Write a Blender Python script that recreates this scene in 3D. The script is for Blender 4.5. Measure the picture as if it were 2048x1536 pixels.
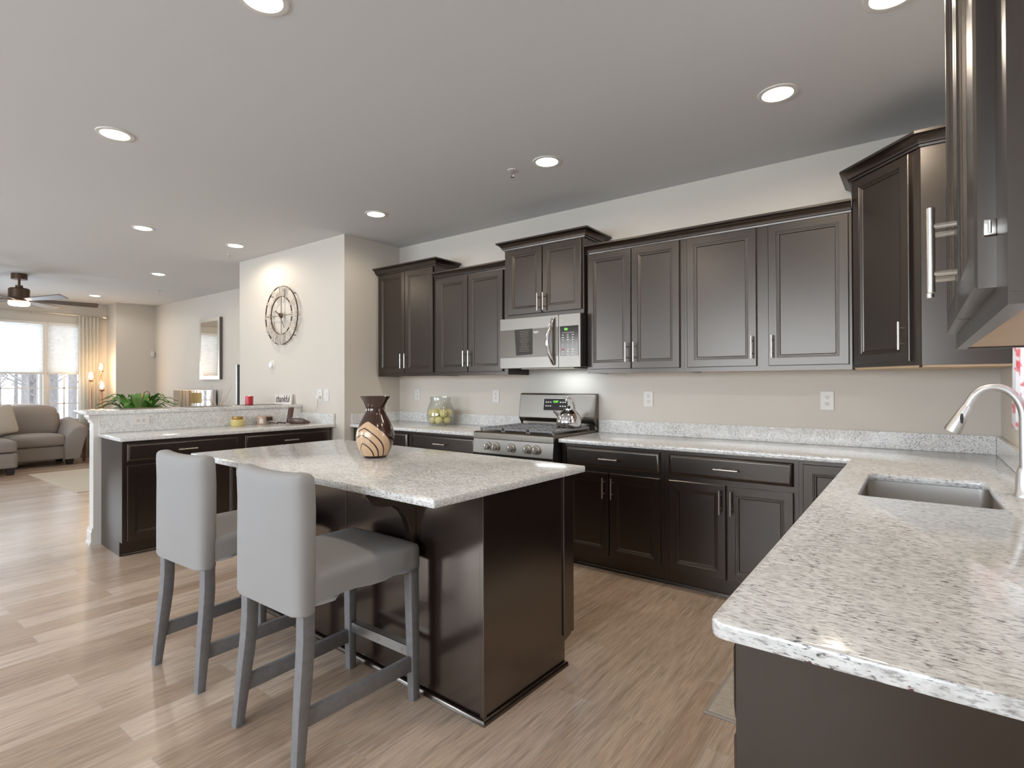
import bpy, bmesh, math, random
from math import sin, cos, pi, radians, sqrt, atan2
from mathutils import Vector, Matrix
random.seed(7)
C = bpy.context.scene.collection
S = bpy.context.scene
for o in list(bpy.data.objects): bpy.data.objects.remove(o)

# ------------------------------------------------------------------ camera
FPX, YAW, PITCH, ROLL = 1085.15, radians(36.8785), radians(0.3553), radians(0.1689)
cam = bpy.data.cameras.new('camera'); cam.sensor_width = 36; cam.lens = FPX / 2048 * 36
cam.shift_y = -7.766 / 2048; cam.clip_start = .02; cam.clip_end = 200
cam_o = bpy.data.objects.new('camera', cam); C.objects.link(cam_o)
R = Vector((cos(YAW), sin(YAW), 0)); FH = Vector((-sin(YAW), cos(YAW), 0)); Z = Vector((0, 0, 1))
F = FH * cos(PITCH) + Z * sin(PITCH); U = Z * cos(PITCH) - FH * sin(PITCH)
X_ = R * cos(ROLL) - U * sin(ROLL); Y_ = R * sin(ROLL) + U * cos(ROLL)
cam_o.matrix_world = Matrix(((X_.x, Y_.x, -F.x, 0), (X_.y, Y_.y, -F.y, 0), (X_.z, Y_.z, -F.z, 1.314), (0, 0, 0, 1)))
S.camera = cam_o

# ------------------------------------------------------------------ world, daylight, exposure
vs = S.view_settings
vs.view_transform = 'Standard'; vs.look = 'None'; vs.gamma = 1; vs.use_curve_mapping = False
vs.exposure = 0.15
S.cycles.max_bounces = 7; S.cycles.diffuse_bounces = 4; S.cycles.glossy_bounces = 4
S.cycles.transmission_bounces = 6; S.cycles.caustics_reflective = False; S.cycles.caustics_refractive = False
S.cycles.sample_clamp_indirect = 4
world = bpy.data.worlds.new('sky'); S.world = world; world.use_nodes = True
wb = world.node_tree.nodes['Background']; wb.inputs[0].default_value = (.86, .93, 1.0, 1); wb.inputs[1].default_value = 3.0

def area(name, loc, direction, sx, sy, power, col):
    l = bpy.data.lights.new(name, 'AREA'); l.shape = 'RECTANGLE'; l.size = sx; l.size_y = sy; l.energy = power; l.color = col
    o = bpy.data.objects.new(name, l); C.objects.link(o); o.location = loc
    o.rotation_euler = Vector(direction).to_track_quat('-Z', 'Z').to_euler(); return o
# area lamps outside the windows, standing in for daylight
area('daylight_kitchen', (-1.9, -3.75, 1.62), (0, 1, 0), 3.6, 1.5, 185, (.86, .925, 1))
area('daylight_dining', (-6.6, -3.75, 1.5), (0, 1, 0), 2.6, 1.7, 180, (.86, .925, 1))
area('daylight_living', (-12.75, .85, 1.55), (1, 0, 0), 4.8, 1.7, 500, (.76, .88, 1))
area('daylight_sink', (.95, 2.55, 1.65), (-1, 0, 0), 1.1, 1.0, 16, (.90, .95, 1))

# ------------------------------------------------------------------ materials
MATS = {}
def nt(name):
    m = bpy.data.materials.new(name); m.use_nodes = True
    n = m.node_tree.nodes; l = m.node_tree.links; b = n['Principled BSDF']; MATS[name] = m
    return m, n, l, b
def pm(name, col, rough=.5, metal=0, coat=0, ior=1.5, emit=None, es=0, trans=0, bump=None, var=0, spec=.5, alpha=1, sub=0):
    m, n, l, b = nt(name)
    b.inputs['Base Color'].default_value = (*col, 1); b.inputs['Roughness'].default_value = rough
    b.inputs['Metallic'].default_value = metal; b.inputs['Coat Weight'].default_value = coat; b.inputs['IOR'].default_value = ior; b.inputs['Specular Tint'].default_value = (1, .90, .80, 1)
    b.inputs['Coat Roughness'].default_value = rough * .6
    b.inputs['Transmission Weight'].default_value = trans; b.inputs['Specular IOR Level'].default_value = spec
    b.inputs['Alpha'].default_value = alpha
    if emit: b.inputs['Emission Color'].default_value = (*emit, 1); b.inputs['Emission Strength'].default_value = es
    if var or bump:
        tc = n.new('ShaderNodeTexCoord'); no = n.new('ShaderNodeTexNoise'); no.inputs['Scale'].default_value = bump[0] if bump else 6
        no.inputs['Detail'].default_value = 4; l.new(tc.outputs['Object'], no.inputs['Vector'])
        if bump:
            bp = n.new('ShaderNodeBump'); bp.inputs['Strength'].default_value = bump[1]; bp.inputs['Distance'].default_value = bump[2]
            l.new(no.outputs['Fac'], bp.inputs['Height']); l.new(bp.outputs[0], b.inputs['Normal'])
        if var:
            mx = n.new('ShaderNodeMix'); mx.data_type = 'RGBA'
            mx.inputs[6].default_value = (*[c * (1 - var) for c in col], 1); mx.inputs[7].default_value = (*[min(1, c * (1 + var)) for c in col], 1)
            l.new(no.outputs['Fac'], mx.inputs[0]); l.new(mx.outputs[2], b.inputs['Base Color'])
    return m
def ramp(n, stops):
    r = n.new('ShaderNodeValToRGB'); e = r.color_ramp.elements
    while len(e) > 1: e.remove(e[-1])
    e[0].position, e[0].color = stops[0][0], (*stops[0][1], 1)
    for p, c in stops[1:]:
        x = e.new(p); x.color = (*c, 1)
    return r
def mixc(n, l, fac, a, b, mode='MIX'):
    mx = n.new('ShaderNodeMix'); mx.data_type = 'RGBA'; mx.blend_type = mode
    for s, v in ((0, fac), (6, a), (7, b)):
        if hasattr(v, 'is_linked'): l.new(v, mx.inputs[s])
        else: mx.inputs[s].default_value = v if s == 0 else (*v, 1)
    return mx.outputs[2]
def noise(n, l, vec, scale, detail=4, rough=.55, sc3=None):
    if sc3:
        mp = n.new('ShaderNodeMapping'); mp.inputs['Scale'].default_value = sc3; l.new(vec, mp.inputs[0]); vec = mp.outputs[0]
    t = n.new('ShaderNodeTexNoise'); t.inputs['Scale'].default_value = scale; t.inputs['Detail'].default_value = detail
    t.inputs['Roughness'].default_value = rough; l.new(vec, t.inputs['Vector']); return t.outputs['Fac']

def granite(name, sx, sy=1.0):
    m, n, l, b = nt(name)
    tc = n.new('ShaderNodeTexCoord').outputs['Object']
    cloud = ramp(n, [(.36, (.67, .665, .645)), (.60, (.845, .845, .825))]); l.new(noise(n, l, tc, 1, 5, .65, (26 * sx, 48 * sy, 48 * sy)), cloud.inputs[0])
    g = ramp(n, [(.515, (0, 0, 0)), (.65, (.9, .9, .9))]); l.new(noise(n, l, tc, 1, 5, .62, (48 * sx, 150 * sy, 150 * sy)), g.inputs[0])
    c1 = mixc(n, l, g.outputs[0], cloud.outputs[0], (.40, .385, .37))
    big = ramp(n, [(.35, (.25, .25, .25)), (.62, (1, 1, 1))]); l.new(noise(n, l, tc, 9, 2, .5), big.inputs[0])
    d = ramp(n, [(.57, (0, 0, 0)), (.625, (1, 1, 1))]); l.new(noise(n, l, tc, 1, 4, .55, (62 * sx, 230 * sy, 230 * sy)), d.inputs[0])
    dd = mixc(n, l, 1.0, d.outputs[0], big.outputs[0], 'MULTIPLY')
    c2 = mixc(n, l, dd, c1, (.10, .095, .10))
    r = ramp(n, [(.73, (0, 0, 0)), (.76, (1, 1, 1))]); l.new(noise(n, l, tc, 1, 2, .5, (48 * sx, 90 * sy, 90 * sy)), r.inputs[0])
    c3 = mixc(n, l, r.outputs[0], c2, (.17, .05, .055))
    l.new(c3, b.inputs['Base Color']); b.inputs['Roughness'].default_value = .13; b.inputs['Specular IOR Level'].default_value = .5
    return m
granite('granite', 1.0, 1.0); granite('granite_splash', 3.2, .85)

def wood_floor():
    m, n, l, b = nt('floor_planks')
    tc = n.new('ShaderNodeTexCoord').outputs['Object']
    sp = n.new('ShaderNodeSeparateXYZ'); l.new(tc, sp.inputs[0])
    cb = n.new('ShaderNodeCombineXYZ'); l.new(sp.outputs[1], cb.inputs[0]); l.new(sp.outputs[0], cb.inputs[1])
    br = n.new('ShaderNodeTexBrick'); l.new(cb.outputs[0], br.inputs['Vector'])
    br.inputs['Scale'].default_value = 1; br.inputs['Brick Width'].default_value = 1.22; br.inputs['Row Height'].default_value = .155
    br.inputs['Mortar Size'].default_value = .0016; br.inputs['Mortar Smooth'].default_value = .2; br.offset = .37; br.offset_frequency = 2
    br.inputs['Color1'].default_value = (0, 0, 0, 1); br.inputs['Color2'].default_value = (1, 1, 1, 1); br.inputs['Bias'].default_value = 0
    tone = ramp(n, [(0, (.475, .343, .248)), (.4, (.56, .42, .313)), (.7, (.615, .475, .367)), (1, (.68, .54, .43))]); l.new(br.outputs['Color'], tone.inputs[0])
    off = n.new('ShaderNodeVectorMath'); off.operation = 'SCALE'; l.new(br.outputs['Color'], off.inputs[0]); off.inputs['Scale'].default_value = 13.7
    ad = n.new('ShaderNodeVectorMath'); l.new(tc, ad.inputs[0]); l.new(off.outputs[0], ad.inputs[1])
    g = ramp(n, [(.30, (.70, .67, .65)), (.5, (.98, .98, .98)), (.72, (1.10, 1.10, 1.10))]); l.new(noise(n, l, ad.outputs[0], 1, 8, .66, (38, 2.4, 1)), g.inputs[0])
    c = mixc(n, l, 1.0, tone.outputs[0], g.outputs[0], 'MULTIPLY')
    k = ramp(n, [(.57, (0, 0, 0)), (.74, (.62, .62, .62))]); l.new(noise(n, l, ad.outputs[0], 1, 7, .68, (15, 1.5, 1)), k.inputs[0])
    c = mixc(n, l, k.outputs[0], c, (.25, .18, .135))
    fine = ramp(n, [(.35, (.82, .82, .82)), (.65, (1.1, 1.1, 1.1))]); l.new(noise(n, l, ad.outputs[0], 1, 3, .5, (230, 9, 1)), fine.inputs[0])
    c = mixc(n, l, 1.0, c, fine.outputs[0], 'MULTIPLY')
    seam = mixc(n, l, br.outputs['Fac'], c, (.50, .42, .35)); l.new(seam, b.inputs['Base Color'])
    b.inputs['Roughness'].default_value = .27
    bp = n.new('ShaderNodeBump'); bp.inputs['Strength'].default_value = .25; bp.inputs['Distance'].default_value = .001; bp.invert = True
    l.new(br.outputs['Fac'], bp.inputs['Height']); l.new(bp.outputs[0], b.inputs['Normal'])
wood_floor()

def espresso(name, col, rough, ior):
    m, n, l, b = nt(name)
    tc = n.new('ShaderNodeTexCoord').outputs['Object']
    g = ramp(n, [(.3, tuple(c * .85 for c in col)), (.7, tuple(c * 1.15 for c in col))]); l.new(noise(n, l, tc, 1, 4, .6, (110, 110, 5)), g.inputs[0])
    l.new(g.outputs[0], b.inputs['Base Color'])
    b.inputs['Roughness'].default_value = rough; b.inputs['IOR'].default_value = ior; b.inputs['Specular Tint'].default_value = (1, .90, .80, 1)
    return m
espresso('espresso', (.010, .0055, .0042), .29, 1.80); espresso('espresso_island', (.013, .0075, .0065), .21, 2.4)
pm('wall_paint', (.63, .585, .52), .75, bump=(140, .05, .002))
pm('ceiling_paint', (.64, .64, .635), .85, bump=(160, .04, .002))
pm('white_trim', (.70, .68, .64), .35)
pm('white_plastic', (.72, .70, .67), .35)
pm('dark_slot', (.03, .03, .03), .6)
pm('maple', (.62, .43, .26), .45, var=.12)
pm('nickel', (.66, .63, .58), .28, 1)
pm('chrome', (.75, .75, .76), .1, 1)
pm('steel', (.235, .215, .19), .36, 1, bump=(60, .02, .001))
pm('steel_dark', (.17, .15, .125), .32, 1)
pm('sink_steel', (.60, .58, .55), .3, 1)
pm('faucet_metal', (.66, .65, .63), .36, 1)
pm('black_gloss', (.012, .012, .013), .12)
pm('black_matte', (.02, .02, .021), .5)
pm('cast_iron', (.24, .245, .26), .42); pm('knob_metal', (.66, .64, .61), .3, .75)
pm('window_black', (.075, .06, .045), .28, spec=.8)
pm('green_led', (.02, .1, .02), .5, emit=(.25, 1, .12), es=1.6)
pm('print_white', (.75, .75, .72), .5)
pm('print_red', (.5, .05, .05), .5)
pm('print_grey', (.30, .24, .17), .5)
pm('stool_cloth', (.335, .33, .325), .9, bump=(900, .25, .001), var=.05)
pm('stool_wood', (.215, .215, .225), .5, var=.22, bump=(40, .05, .001))
pm('galvanised', (.55, .56, .55), .35, 1)
pm('vase_dark', (.042, .017, .011), .16, coat=.6)
pm('vase_light', (.62, .42, .26), .22, coat=.5)
pm('lens', (1, .95, .85), .5, emit=(1, .90, .74), es=9)
pm('fan_lens', (1, .95, .85), .5, emit=(1, .90, .78), es=5)
pm('bulb', (1, .9, .7), .5, emit=(1, .72, .40), es=14)
pm('bronze', (.10, .065, .045), .4, .7)
pm('copper', (.45, .24, .13), .4, .7)
pm('fan_blade', (.13, .10, .085), .3, coat=.4)

pm('sofa_cloth', (.29, .255, .23), .95, bump=(420, .3, .002), var=.12)
pm('cushion_cloth', (.50, .44, .37), .95, bump=(300, .2, .002))
pm('rug_cream', (.62, .545, .43), .98, bump=(60, .4, .003), var=.12)
pm('mat_grey', (.50, .44, .36), .95, bump=(50, .5, .004), var=.35)
pm('mat_edge', (.36, .32, .28), .9)
pm('walnut', (.20, .075, .035), .4, var=.2)
pm('leaf', (.075, .20, .03), .45, var=.45)
pm('stem', (.14, .075, .04), .6)
pm('pot', (.45, .43, .40), .5)
pm('mirror_glass', (.86, .88, .89), .02, 1)
pm('mirror_frame', (.16, .145, .135), .3, .8)
pm('silver_frame', (.62, .62, .61), .3, .9)
pm('clock_metal', (.42, .36, .30), .4, .75)
pm('clock_numeral', (.68, .60, .51), .4, .3)
pm('clock_dark', (.12, .075, .055), .45, .6)
pm('yellow_wax', (.62, .52, .22), .35, coat=.4)
pm('gold_lid', (.42, .25, .07), .35, .5)
pm('red_wax', (.55, .022, .045), .3, coat=.5)
pm('flame', (1, .8, .5), .5, emit=(1, .8, .5), es=10)
pm('pink_glass', (.55, .38, .31), .25, coat=.5)
pm('lcd', (.40, .42, .30), .35)
pm('ball_yellow', (.76, .66, .30), .6, bump=(90, .2, .002))
pm('phone_dark', (.075, .04, .03), .3)
pm('shade_amber', (.45, .35, .16), .7, emit=(1, .72, .3), es=.15)

pm('woods', (.34, .31, .30), .95, var=.4)
pm('snow', (.85, .86, .88), .9)
pm('blind_cloth', (.76, .72, .70), .9)

def glassy(name, tint, w):
    m, n, l, b = nt(name); n.remove(b); out = n['Material Output']
    t = n.new('ShaderNodeBsdfTransparent'); t.inputs[0].default_value = (*tint, 1)
    g = n.new('ShaderNodeBsdfGlossy'); g.inputs['Roughness'].default_value = .02
    lw = n.new('ShaderNodeLayerWeight'); lw.inputs[0].default_value = .25
    ml = n.new('ShaderNodeMath'); ml.operation = 'MULTIPLY_ADD'; ml.inputs[1].default_value = w; ml.inputs[2].default_value = .035; l.new(lw.outputs['Facing'], ml.inputs[0])
    mx = n.new('ShaderNodeMixShader'); l.new(ml.outputs[0], mx.inputs[0]); l.new(t.outputs[0], mx.inputs[1]); l.new(g.outputs[0], mx.inputs[2])
    l.new(mx.outputs[0], out.inputs[0]); return m
glassy('window_glass', (.97, .985, 1), .35); glassy('clear_glass', (.96, .97, .96), .45); glassy('lamp_glass', (1, .96, .9), .35)

def sheer(name, col, t):
    m, n, l, b = nt(name); b.inputs['Base Color'].default_value = (*col, 1); b.inputs['Roughness'].default_value = .9
    tr = n.new('ShaderNodeBsdfTranslucent'); tr.inputs[0].default_value = (*col, 1)
    mx = n.new('ShaderNodeMixShader'); mx.inputs[0].default_value = t
    l.new(b.outputs[0], mx.inputs[1]); l.new(tr.outputs[0], mx.inputs[2]); l.new(mx.outputs[0], n['Material Output'].inputs[0])
sheer('cellular_shade', (.93, .94, .94), .55); sheer('curtain_cloth', (.93, .91, .86), .45)
def floral():
    m, n, l, b = nt('floral_cloth')
    tc = n.new('ShaderNodeTexCoord').outputs['Object']
    r = ramp(n, [(.54, (.78, .76, .76)), (.58, (.74, .42, .43)), (.68, (.72, .20, .22))]); l.new(noise(n, l, tc, 17, 3, .55), r.inputs[0])
    l.new(r.outputs[0], b.inputs['Base Color']); b.inputs['Roughness'].default_value = .9
floral()

# ------------------------------------------------------------------ mesh helpers
class G:
    def __init__(s): s.bm = bmesh.new()
    def _bev(s, geom, r, seg=2):
        es = [e for e in geom if isinstance(e, bmesh.types.BMEdge)]
        if r > 0: bmesh.ops.bevel(s.bm, geom=es, offset=r, segments=seg, affect='EDGES', profile=.5, clamp_overlap=True)
    def box(s, x0, x1, y0, y1, z0, z1, bev=0, seg=2):
        r = bmesh.ops.create_cube(s.bm, size=1); vs_ = r['verts']
        for v in vs_: v.co = Vector(((x0 + x1) / 2 + v.co.x * (x1 - x0), (y0 + y1) / 2 + v.co.y * (y1 - y0), (z0 + z1) / 2 + v.co.z * (z1 - z0)))
        if bev: s._bev(list({e for v in vs_ for e in v.link_edges}), bev, seg)
        return s
    def prism(s, poly, axis, a0, a1, bev=0, seg=2):
        def P(p, a):
            return {'x': (a, p[0], p[1]), 'y': (p[0], a, p[1]), 'z': (p[0], p[1], a)}[axis]
        va = [s.bm.verts.new(P(p, a0)) for p in poly]; vb = [s.bm.verts.new(P(p, a1)) for p in poly]
        fs = [s.bm.faces.new(va[::-1]), s.bm.faces.new(vb)]; k = len(poly)
        for i in range(k): fs.append(s.bm.faces.new((va[i], va[(i + 1) % k], vb[(i + 1) % k], vb[i])))
        bmesh.ops.recalc_face_normals(s.bm, faces=fs)
        if bev: s._bev(list({e for f in fs for e in f.edges}), bev, seg)
        return s
    def lathe(s, prof, c=(0, 0, 0), seg=32, close=False):
        rings = []
        for r, z in prof:
            if r < 1e-5: rings.append([s.bm.verts.new((c[0], c[1], c[2] + z))])
            else: rings.append([s.bm.verts.new((c[0] + r * cos(2 * pi * i / seg), c[1] + r * sin(2 * pi * i / seg), c[2] + z)) for i in range(seg)])
        for a, b in zip(rings, rings[1:]):
            for i in range(seg):
                j = (i + 1) % seg
                if len(a) == 1 and len(b) == 1: continue
                if len(a) == 1: s.bm.faces.new((a[0], b[j], b[i]))
                elif len(b) == 1: s.bm.faces.new((a[i], a[j], b[0]))
                else: s.bm.faces.new((a[i], a[j], b[j], b[i]))
        return s
    def tube(s, pts, rad, seg=12, cap=True):
        pts = [Vector(p) for p in pts]; n = len(pts); rad = rad if isinstance(rad, (list, tuple)) else [rad] * n
        t0 = (pts[1] - pts[0]).normalized(); up = Vector((0, 0, 1)) if abs(t0.z) < .9 else Vector((1, 0, 0))
        nx = t0.cross(up).normalized(); rings = []
        for i, p in enumerate(pts):
            t = (pts[min(i + 1, n - 1)] - pts[max(i - 1, 0)]).normalized()
            nx = (nx - t * nx.dot(t)).normalized(); ny = t.cross(nx)
            rings.append([s.bm.verts.new(p + (nx * cos(2 * pi * k / seg) + ny * sin(2 * pi * k / seg)) * rad[i]) for k in range(seg)])
        fs = []
        for a, b in zip(rings, rings[1:]):
            for k in range(seg): fs.append(s.bm.faces.new((a[k], a[(k + 1) % seg], b[(k + 1) % seg], b[k])))
        if cap: fs.append(s.bm.faces.new(rings[0][::-1])); fs.append(s.bm.faces.new(rings[-1]))
        bmesh.ops.recalc_face_normals(s.bm, faces=fs)
        return s
    def cyl(s, p0, p1, r, seg=20): return s.tube([p0, p1], r, seg)
    def beam(s, p0, p1, w0, d0, w1=None, d1=None, bev=0, xdir=(1, 0, 0)):
        # straight tapered bar of rectangular section
        w1 = w0 if w1 is None else w1; d1 = d0 if d1 is None else d1
        p0, p1 = Vector(p0), Vector(p1); t = (p1 - p0).normalized(); x = Vector(xdir); x = (x - t * x.dot(t)).normalized(); y = t.cross(x)
        if abs(t.z) > .5:  # keep the ends level with the floor
            x = Vector((x.x, x.y, 0)).normalized(); y = Vector((y.x, y.y, 0)).normalized()
        a = [s.bm.verts.new(p0 + x * (w0 / 2) * i + y * (d0 / 2) * j) for i, j in ((-1, -1), (1, -1), (1, 1), (-1, 1))]
        b = [s.bm.verts.new(p1 + x * (w1 / 2) * i + y * (d1 / 2) * j) for i, j in ((-1, -1), (1, -1), (1, 1), (-1, 1))]
        fs = [s.bm.faces.new(a[::-1]), s.bm.faces.new(b)] + [s.bm.faces.new((a[i], a[(i + 1) % 4], b[(i + 1) % 4], b[i])) for i in range(4)]
        bmesh.ops.recalc_face_normals(s.bm, faces=fs)
        if bev: s._bev(list({e for f in fs for e in f.edges}), bev, 2)
        return s
    def soft(s, x0, x1, y0, y1, z0, z1, r, bulge=(0, 0, 0), cuts=9, fn=None):
        # cushion: rounded box whose faces swell by bulge
        h = Vector(((x1 - x0) / 2, (y1 - y0) / 2, (z1 - z0) / 2)); c = Vector(((x0 + x1) / 2, (y0 + y1) / 2, (z0 + z1) / 2))
        V = {}; n = cuts + 1
        def gv(a, b, c_):
            k = (a, b, c_)
            if k not in V: V[k] = s.bm.verts.new((-1 + 2 * a / n, -1 + 2 * b / n, -1 + 2 * c_ / n))
            return V[k]
        fs = []
        for i in range(n):
            for j in range(n):
                for k in (0, n):
                    fs.append(s.bm.faces.new((gv(i, j, k), gv(i + 1, j, k), gv(i + 1, j + 1, k), gv(i, j + 1, k))))
                    fs.append(s.bm.faces.new((gv(i, k, j), gv(i + 1, k, j), gv(i + 1, k, j + 1), gv(i, k, j + 1))))
                    fs.append(s.bm.faces.new((gv(k, i, j), gv(k, i + 1, j), gv(k, i + 1, j + 1), gv(k, i, j + 1))))
        bmesh.ops.recalc_face_normals(s.bm, faces=fs); vv = list(V.values())
        for v in vv:
            u = v.co.copy(); p = Vector((u.x * h.x, u.y * h.y, u.z * h.z))
            # move grid towards edges so the rounding has vertices
            p = Vector([(math.copysign(1, a) * (1 - (1 - abs(a)) ** 1.5)) * hh for a, hh in zip(u, h)])
            qd = Vector([max(-hh + r, min(hh - r, a)) for a, hh in zip(p, h)]); d = p - qd
            if d.length > 1e-9: p = qd + d.normalized() * r
            w = [a / hh for a, hh in zip(p, h)]
            for ax in range(3):
                b_, c_ = (ax + 1) % 3, (ax + 2) % 3
                p[ax] += w[ax] * bulge[ax] * (1 - w[b_] ** 2) * (1 - w[c_] ** 2)
            v.co = c + p
            if fn: v.co = fn(v.co)
        return s
    def slab(s, xs, ys, fill, z0, z1, bev=.004, round_at=(), rr=.02):
        # flat slab from a grid of cells, holes allowed
        xs, ys = sorted(xs), sorted(ys); V = {}
        def vert(i, j, z):
            k = (i, j, z)
            if k not in V: V[k] = s.bm.verts.new((xs[i], ys[j], z))
            return V[k]
        nx, ny = len(xs) - 1, len(ys) - 1
        on = lambda i, j: 0 <= i < nx and 0 <= j < ny and fill((xs[i] + xs[i + 1]) / 2, (ys[j] + ys[j + 1]) / 2)
        fs = []
        for i in range(nx):
            for j in range(ny):
                if not on(i, j): continue
                fs.append(s.bm.faces.new([vert(*k) for k in ((i, j, z1), (i + 1, j, z1), (i + 1, j + 1, z1), (i, j + 1, z1))]))
                fs.append(s.bm.faces.new([vert(*k) for k in ((i, j + 1, z0), (i + 1, j + 1, z0), (i + 1, j, z0), (i, j, z0))]))
                for di, dj, a, b in ((0, -1, (i, j), (i + 1, j)), (1, 0, (i + 1, j), (i + 1, j + 1)), (0, 1, (i + 1, j + 1), (i, j + 1)), (-1, 0, (i, j + 1), (i, j))):
                    if not on(i + di, j + dj):
                        fs.append(s.bm.faces.new((vert(*a, z0), vert(*b, z0), vert(*b, z1), vert(*a, z1))))
        bmesh.ops.recalc_face_normals(s.bm, faces=fs)
        bmesh.ops.dissolve_limit(s.bm, angle_limit=.01, verts=list(s.bm.verts), edges=list(s.bm.edges))
        for (px, py) in round_at:
            es = [e for e in s.bm.edges if all(abs(v.co.x - px) < 1e-4 and abs(v.co.y - py) < 1e-4 for v in e.verts)]
            if es: bmesh.ops.bevel(s.bm, geom=es, offset=rr, segments=6, affect='EDGES', profile=.5)
        s.bm.normal_update()
        es = [e for e in s.bm.edges if len(e.link_faces) == 2 and abs(e.verts[0].co.z - e.verts[1].co.z) < 1e-5 and e.calc_face_angle(0) > .6]
        if bev: bmesh.ops.bevel(s.bm, geom=es, offset=bev, segments=2, affect='EDGES', profile=.5)
        return s
    def sweep(s, path, prof):
        # profile (out, z) swept along a flat path with mitred corners; out = to the right of the path direction
        n = len(path); cols = []
        P = [Vector((p[0], p[1])) for p in path]
        for i in range(n):
            d0 = (P[i] - P[i - 1]).normalized() if i else None; d1 = (P[i + 1] - P[i]).normalized() if i < n - 1 else None
            n0 = Vector((d0.y, -d0.x)) if d0 else None; n1 = Vector((d1.y, -d1.x)) if d1 else None
            if n0 and n1: m = n0 + n1; m = m / (m.dot(n0))
            else: m = n0 or n1
            cols.append([s.bm.verts.new((P[i].x + m.x * o, P[i].y + m.y * o, z)) for o, z in prof])
        fs = []; k = len(prof)
        for a, b in zip(cols, cols[1:]):
            for i in range(k): fs.append(s.bm.faces.new((a[i], b[i], b[(i + 1) % k], a[(i + 1) % k])))
        fs.append(s.bm.faces.new(cols[0])); fs.append(s.bm.faces.new(cols[-1][::-1]))
        bmesh.ops.recalc_face_normals(s.bm, faces=fs)
        return s
    def panel(s, x0, x1, z0, z1, y, prof):
        # stepped door face looking to -y: prof = [(inset, forward)], first ring at the back
        loops = []
        for ins, fw in prof:
            loops.append([s.bm.verts.new((a, y - fw, b)) for a, b in ((x0 + ins, z0 + ins), (x1 - ins, z0 + ins), (x1 - ins, z1 - ins), (x0 + ins, z1 - ins))])
        fs = [s.bm.faces.new(loops[0][::-1]), s.bm.faces.new(loops[-1])]
        for a, b in zip(loops, loops[1:]):
            for i in range(4): fs.append(s.bm.faces.new((a[i], a[(i + 1) % 4], b[(i + 1) % 4], b[i])))
        bmesh.ops.recalc_face_normals(s.bm, faces=fs)
        return s
    def xf(s, M):
        bmesh.ops.transform(s.bm, matrix=M, verts=list(s.bm.verts)); return s
    def build(s, name, mat, parent=None, smooth=35, mats=None):
        me = bpy.data.meshes.new(name); s.bm.to_mesh(me); s.bm.free()
        for m in ([mat] if isinstance(mat, str) else mat): me.materials.append(MATS[m])
        if smooth:
            me.polygons.foreach_set('use_smooth', [True] * len(me.polygons)); me.set_sharp_from_angle(angle=radians(smooth))
        o = bpy.data.objects.new(name, me); C.objects.link(o)
        if parent: o.parent = parent
        return o
def tag(o, label=None, cat=None, group=None, kind=None):
    for k, v in (('label', label), ('category', cat), ('group', group), ('kind', kind)):
        if v: o[k] = v
    return o
def thing(name, label, cat, loc=(0, 0, 0), rz=0, group=None):
    o = bpy.data.objects.new(name, None); o.empty_display_size = .1; C.objects.link(o); o.location = loc; o.rotation_euler = (0, 0, rz)
    return tag(o, label, cat, group)
def struct(o): o['kind'] = 'structure'; return o
def dup(o, parent=None):
    c = o.copy(); C.objects.link(c)
    if parent: c.parent = parent
    for ch in list(o.children): dup(ch, c)
    return c
def at(o, p): o.location = p; return o
def text(name, body, size, mat, M, parent=None, ext=.0006, sx=1, align='CENTER', shear=0):
    cu = bpy.data.curves.new(name, 'FONT'); cu.body = body; cu.size = size; cu.extrude = ext; cu.align_x = align; cu.align_y = 'CENTER'; cu.shear = shear
    t = bpy.data.objects.new(name, cu); C.objects.link(t)
    dg = bpy.context.evaluated_depsgraph_get(); me = bpy.data.meshes.new_from_object(t.evaluated_get(dg)); bpy.data.objects.remove(t)
    me.transform(M @ Matrix.Diagonal((sx, 1, 1, 1))); me.materials.clear(); me.materials.append(MATS[mat]); me.name = name
    o = bpy.data.objects.new(name, me); C.objects.link(o)
    if parent: o.parent = parent
    return o

# ------------------------------------------------------------------ the room
YB, XR, ZC = 4.0046, .3592, 2.7988      # kitchen back wall, right wall, ceiling
XJ, YC, XCL = -4.537, 3.2916, -6.6122   # jog corner, clock wall face, its left end
XL, YL, YF = -12.1, 4.18, -3.3          # window wall of the living room, its back wall, wall behind the camera
T = .14
struct(G().box(XL - .6, XR + .5, YF - .4, YL + .3, -.12, 0).build('floor', 'floor_planks'))
struct(G().box(XL - .6, XR + .5, YF - .4, YL + .3, ZC, ZC + .12).build('ceiling', 'ceiling_paint'))
struct(G().box(XJ, XR + T, YB, YB + T, 0, ZC).build('wall_back', 'wall_paint'))
struct(G().box(XCL, XJ, YC, YB + T, 0, ZC).build('wall_back_centre', 'wall_paint'))
struct(G().box(XL, XCL, YL, YL + T, 0, ZC).build('wall_back_left', 'wall_paint'))
struct(G().box(XL, -11.62, 3.55, YL, 0, ZC).build('wall_left_corner', 'wall_paint'))
def wall_hole(name, plane, a0, a1, p0, p1, holes):
    g = G(); cuts_a = sorted({a0, a1, *[h[0] for h in holes], *[h[1] for h in holes]})
    for a, b in zip(cuts_a, cuts_a[1:]):
        hs = [h for h in holes if h[0] <= a and b <= h[1]]
        zs = [(0, ZC)] if not hs else [(0, hs[0][2]), (hs[0][3], ZC)]
        for z0, z1 in zs:
            if z1 - z0 < .002: continue
            if plane == 'x': g.box(p0, p1, a, b, z0, z1)
            else: g.box(a, b, p0, p1, z0, z1)
    bmesh.ops.remove_doubles(g.bm, verts=list(g.bm.verts), dist=1e-5)
    return struct(g.build(name, 'wall_paint', smooth=0))
WY0, WY1, WZ0, WZ1 = -1.55, 3.20, .66, 2.40
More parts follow.
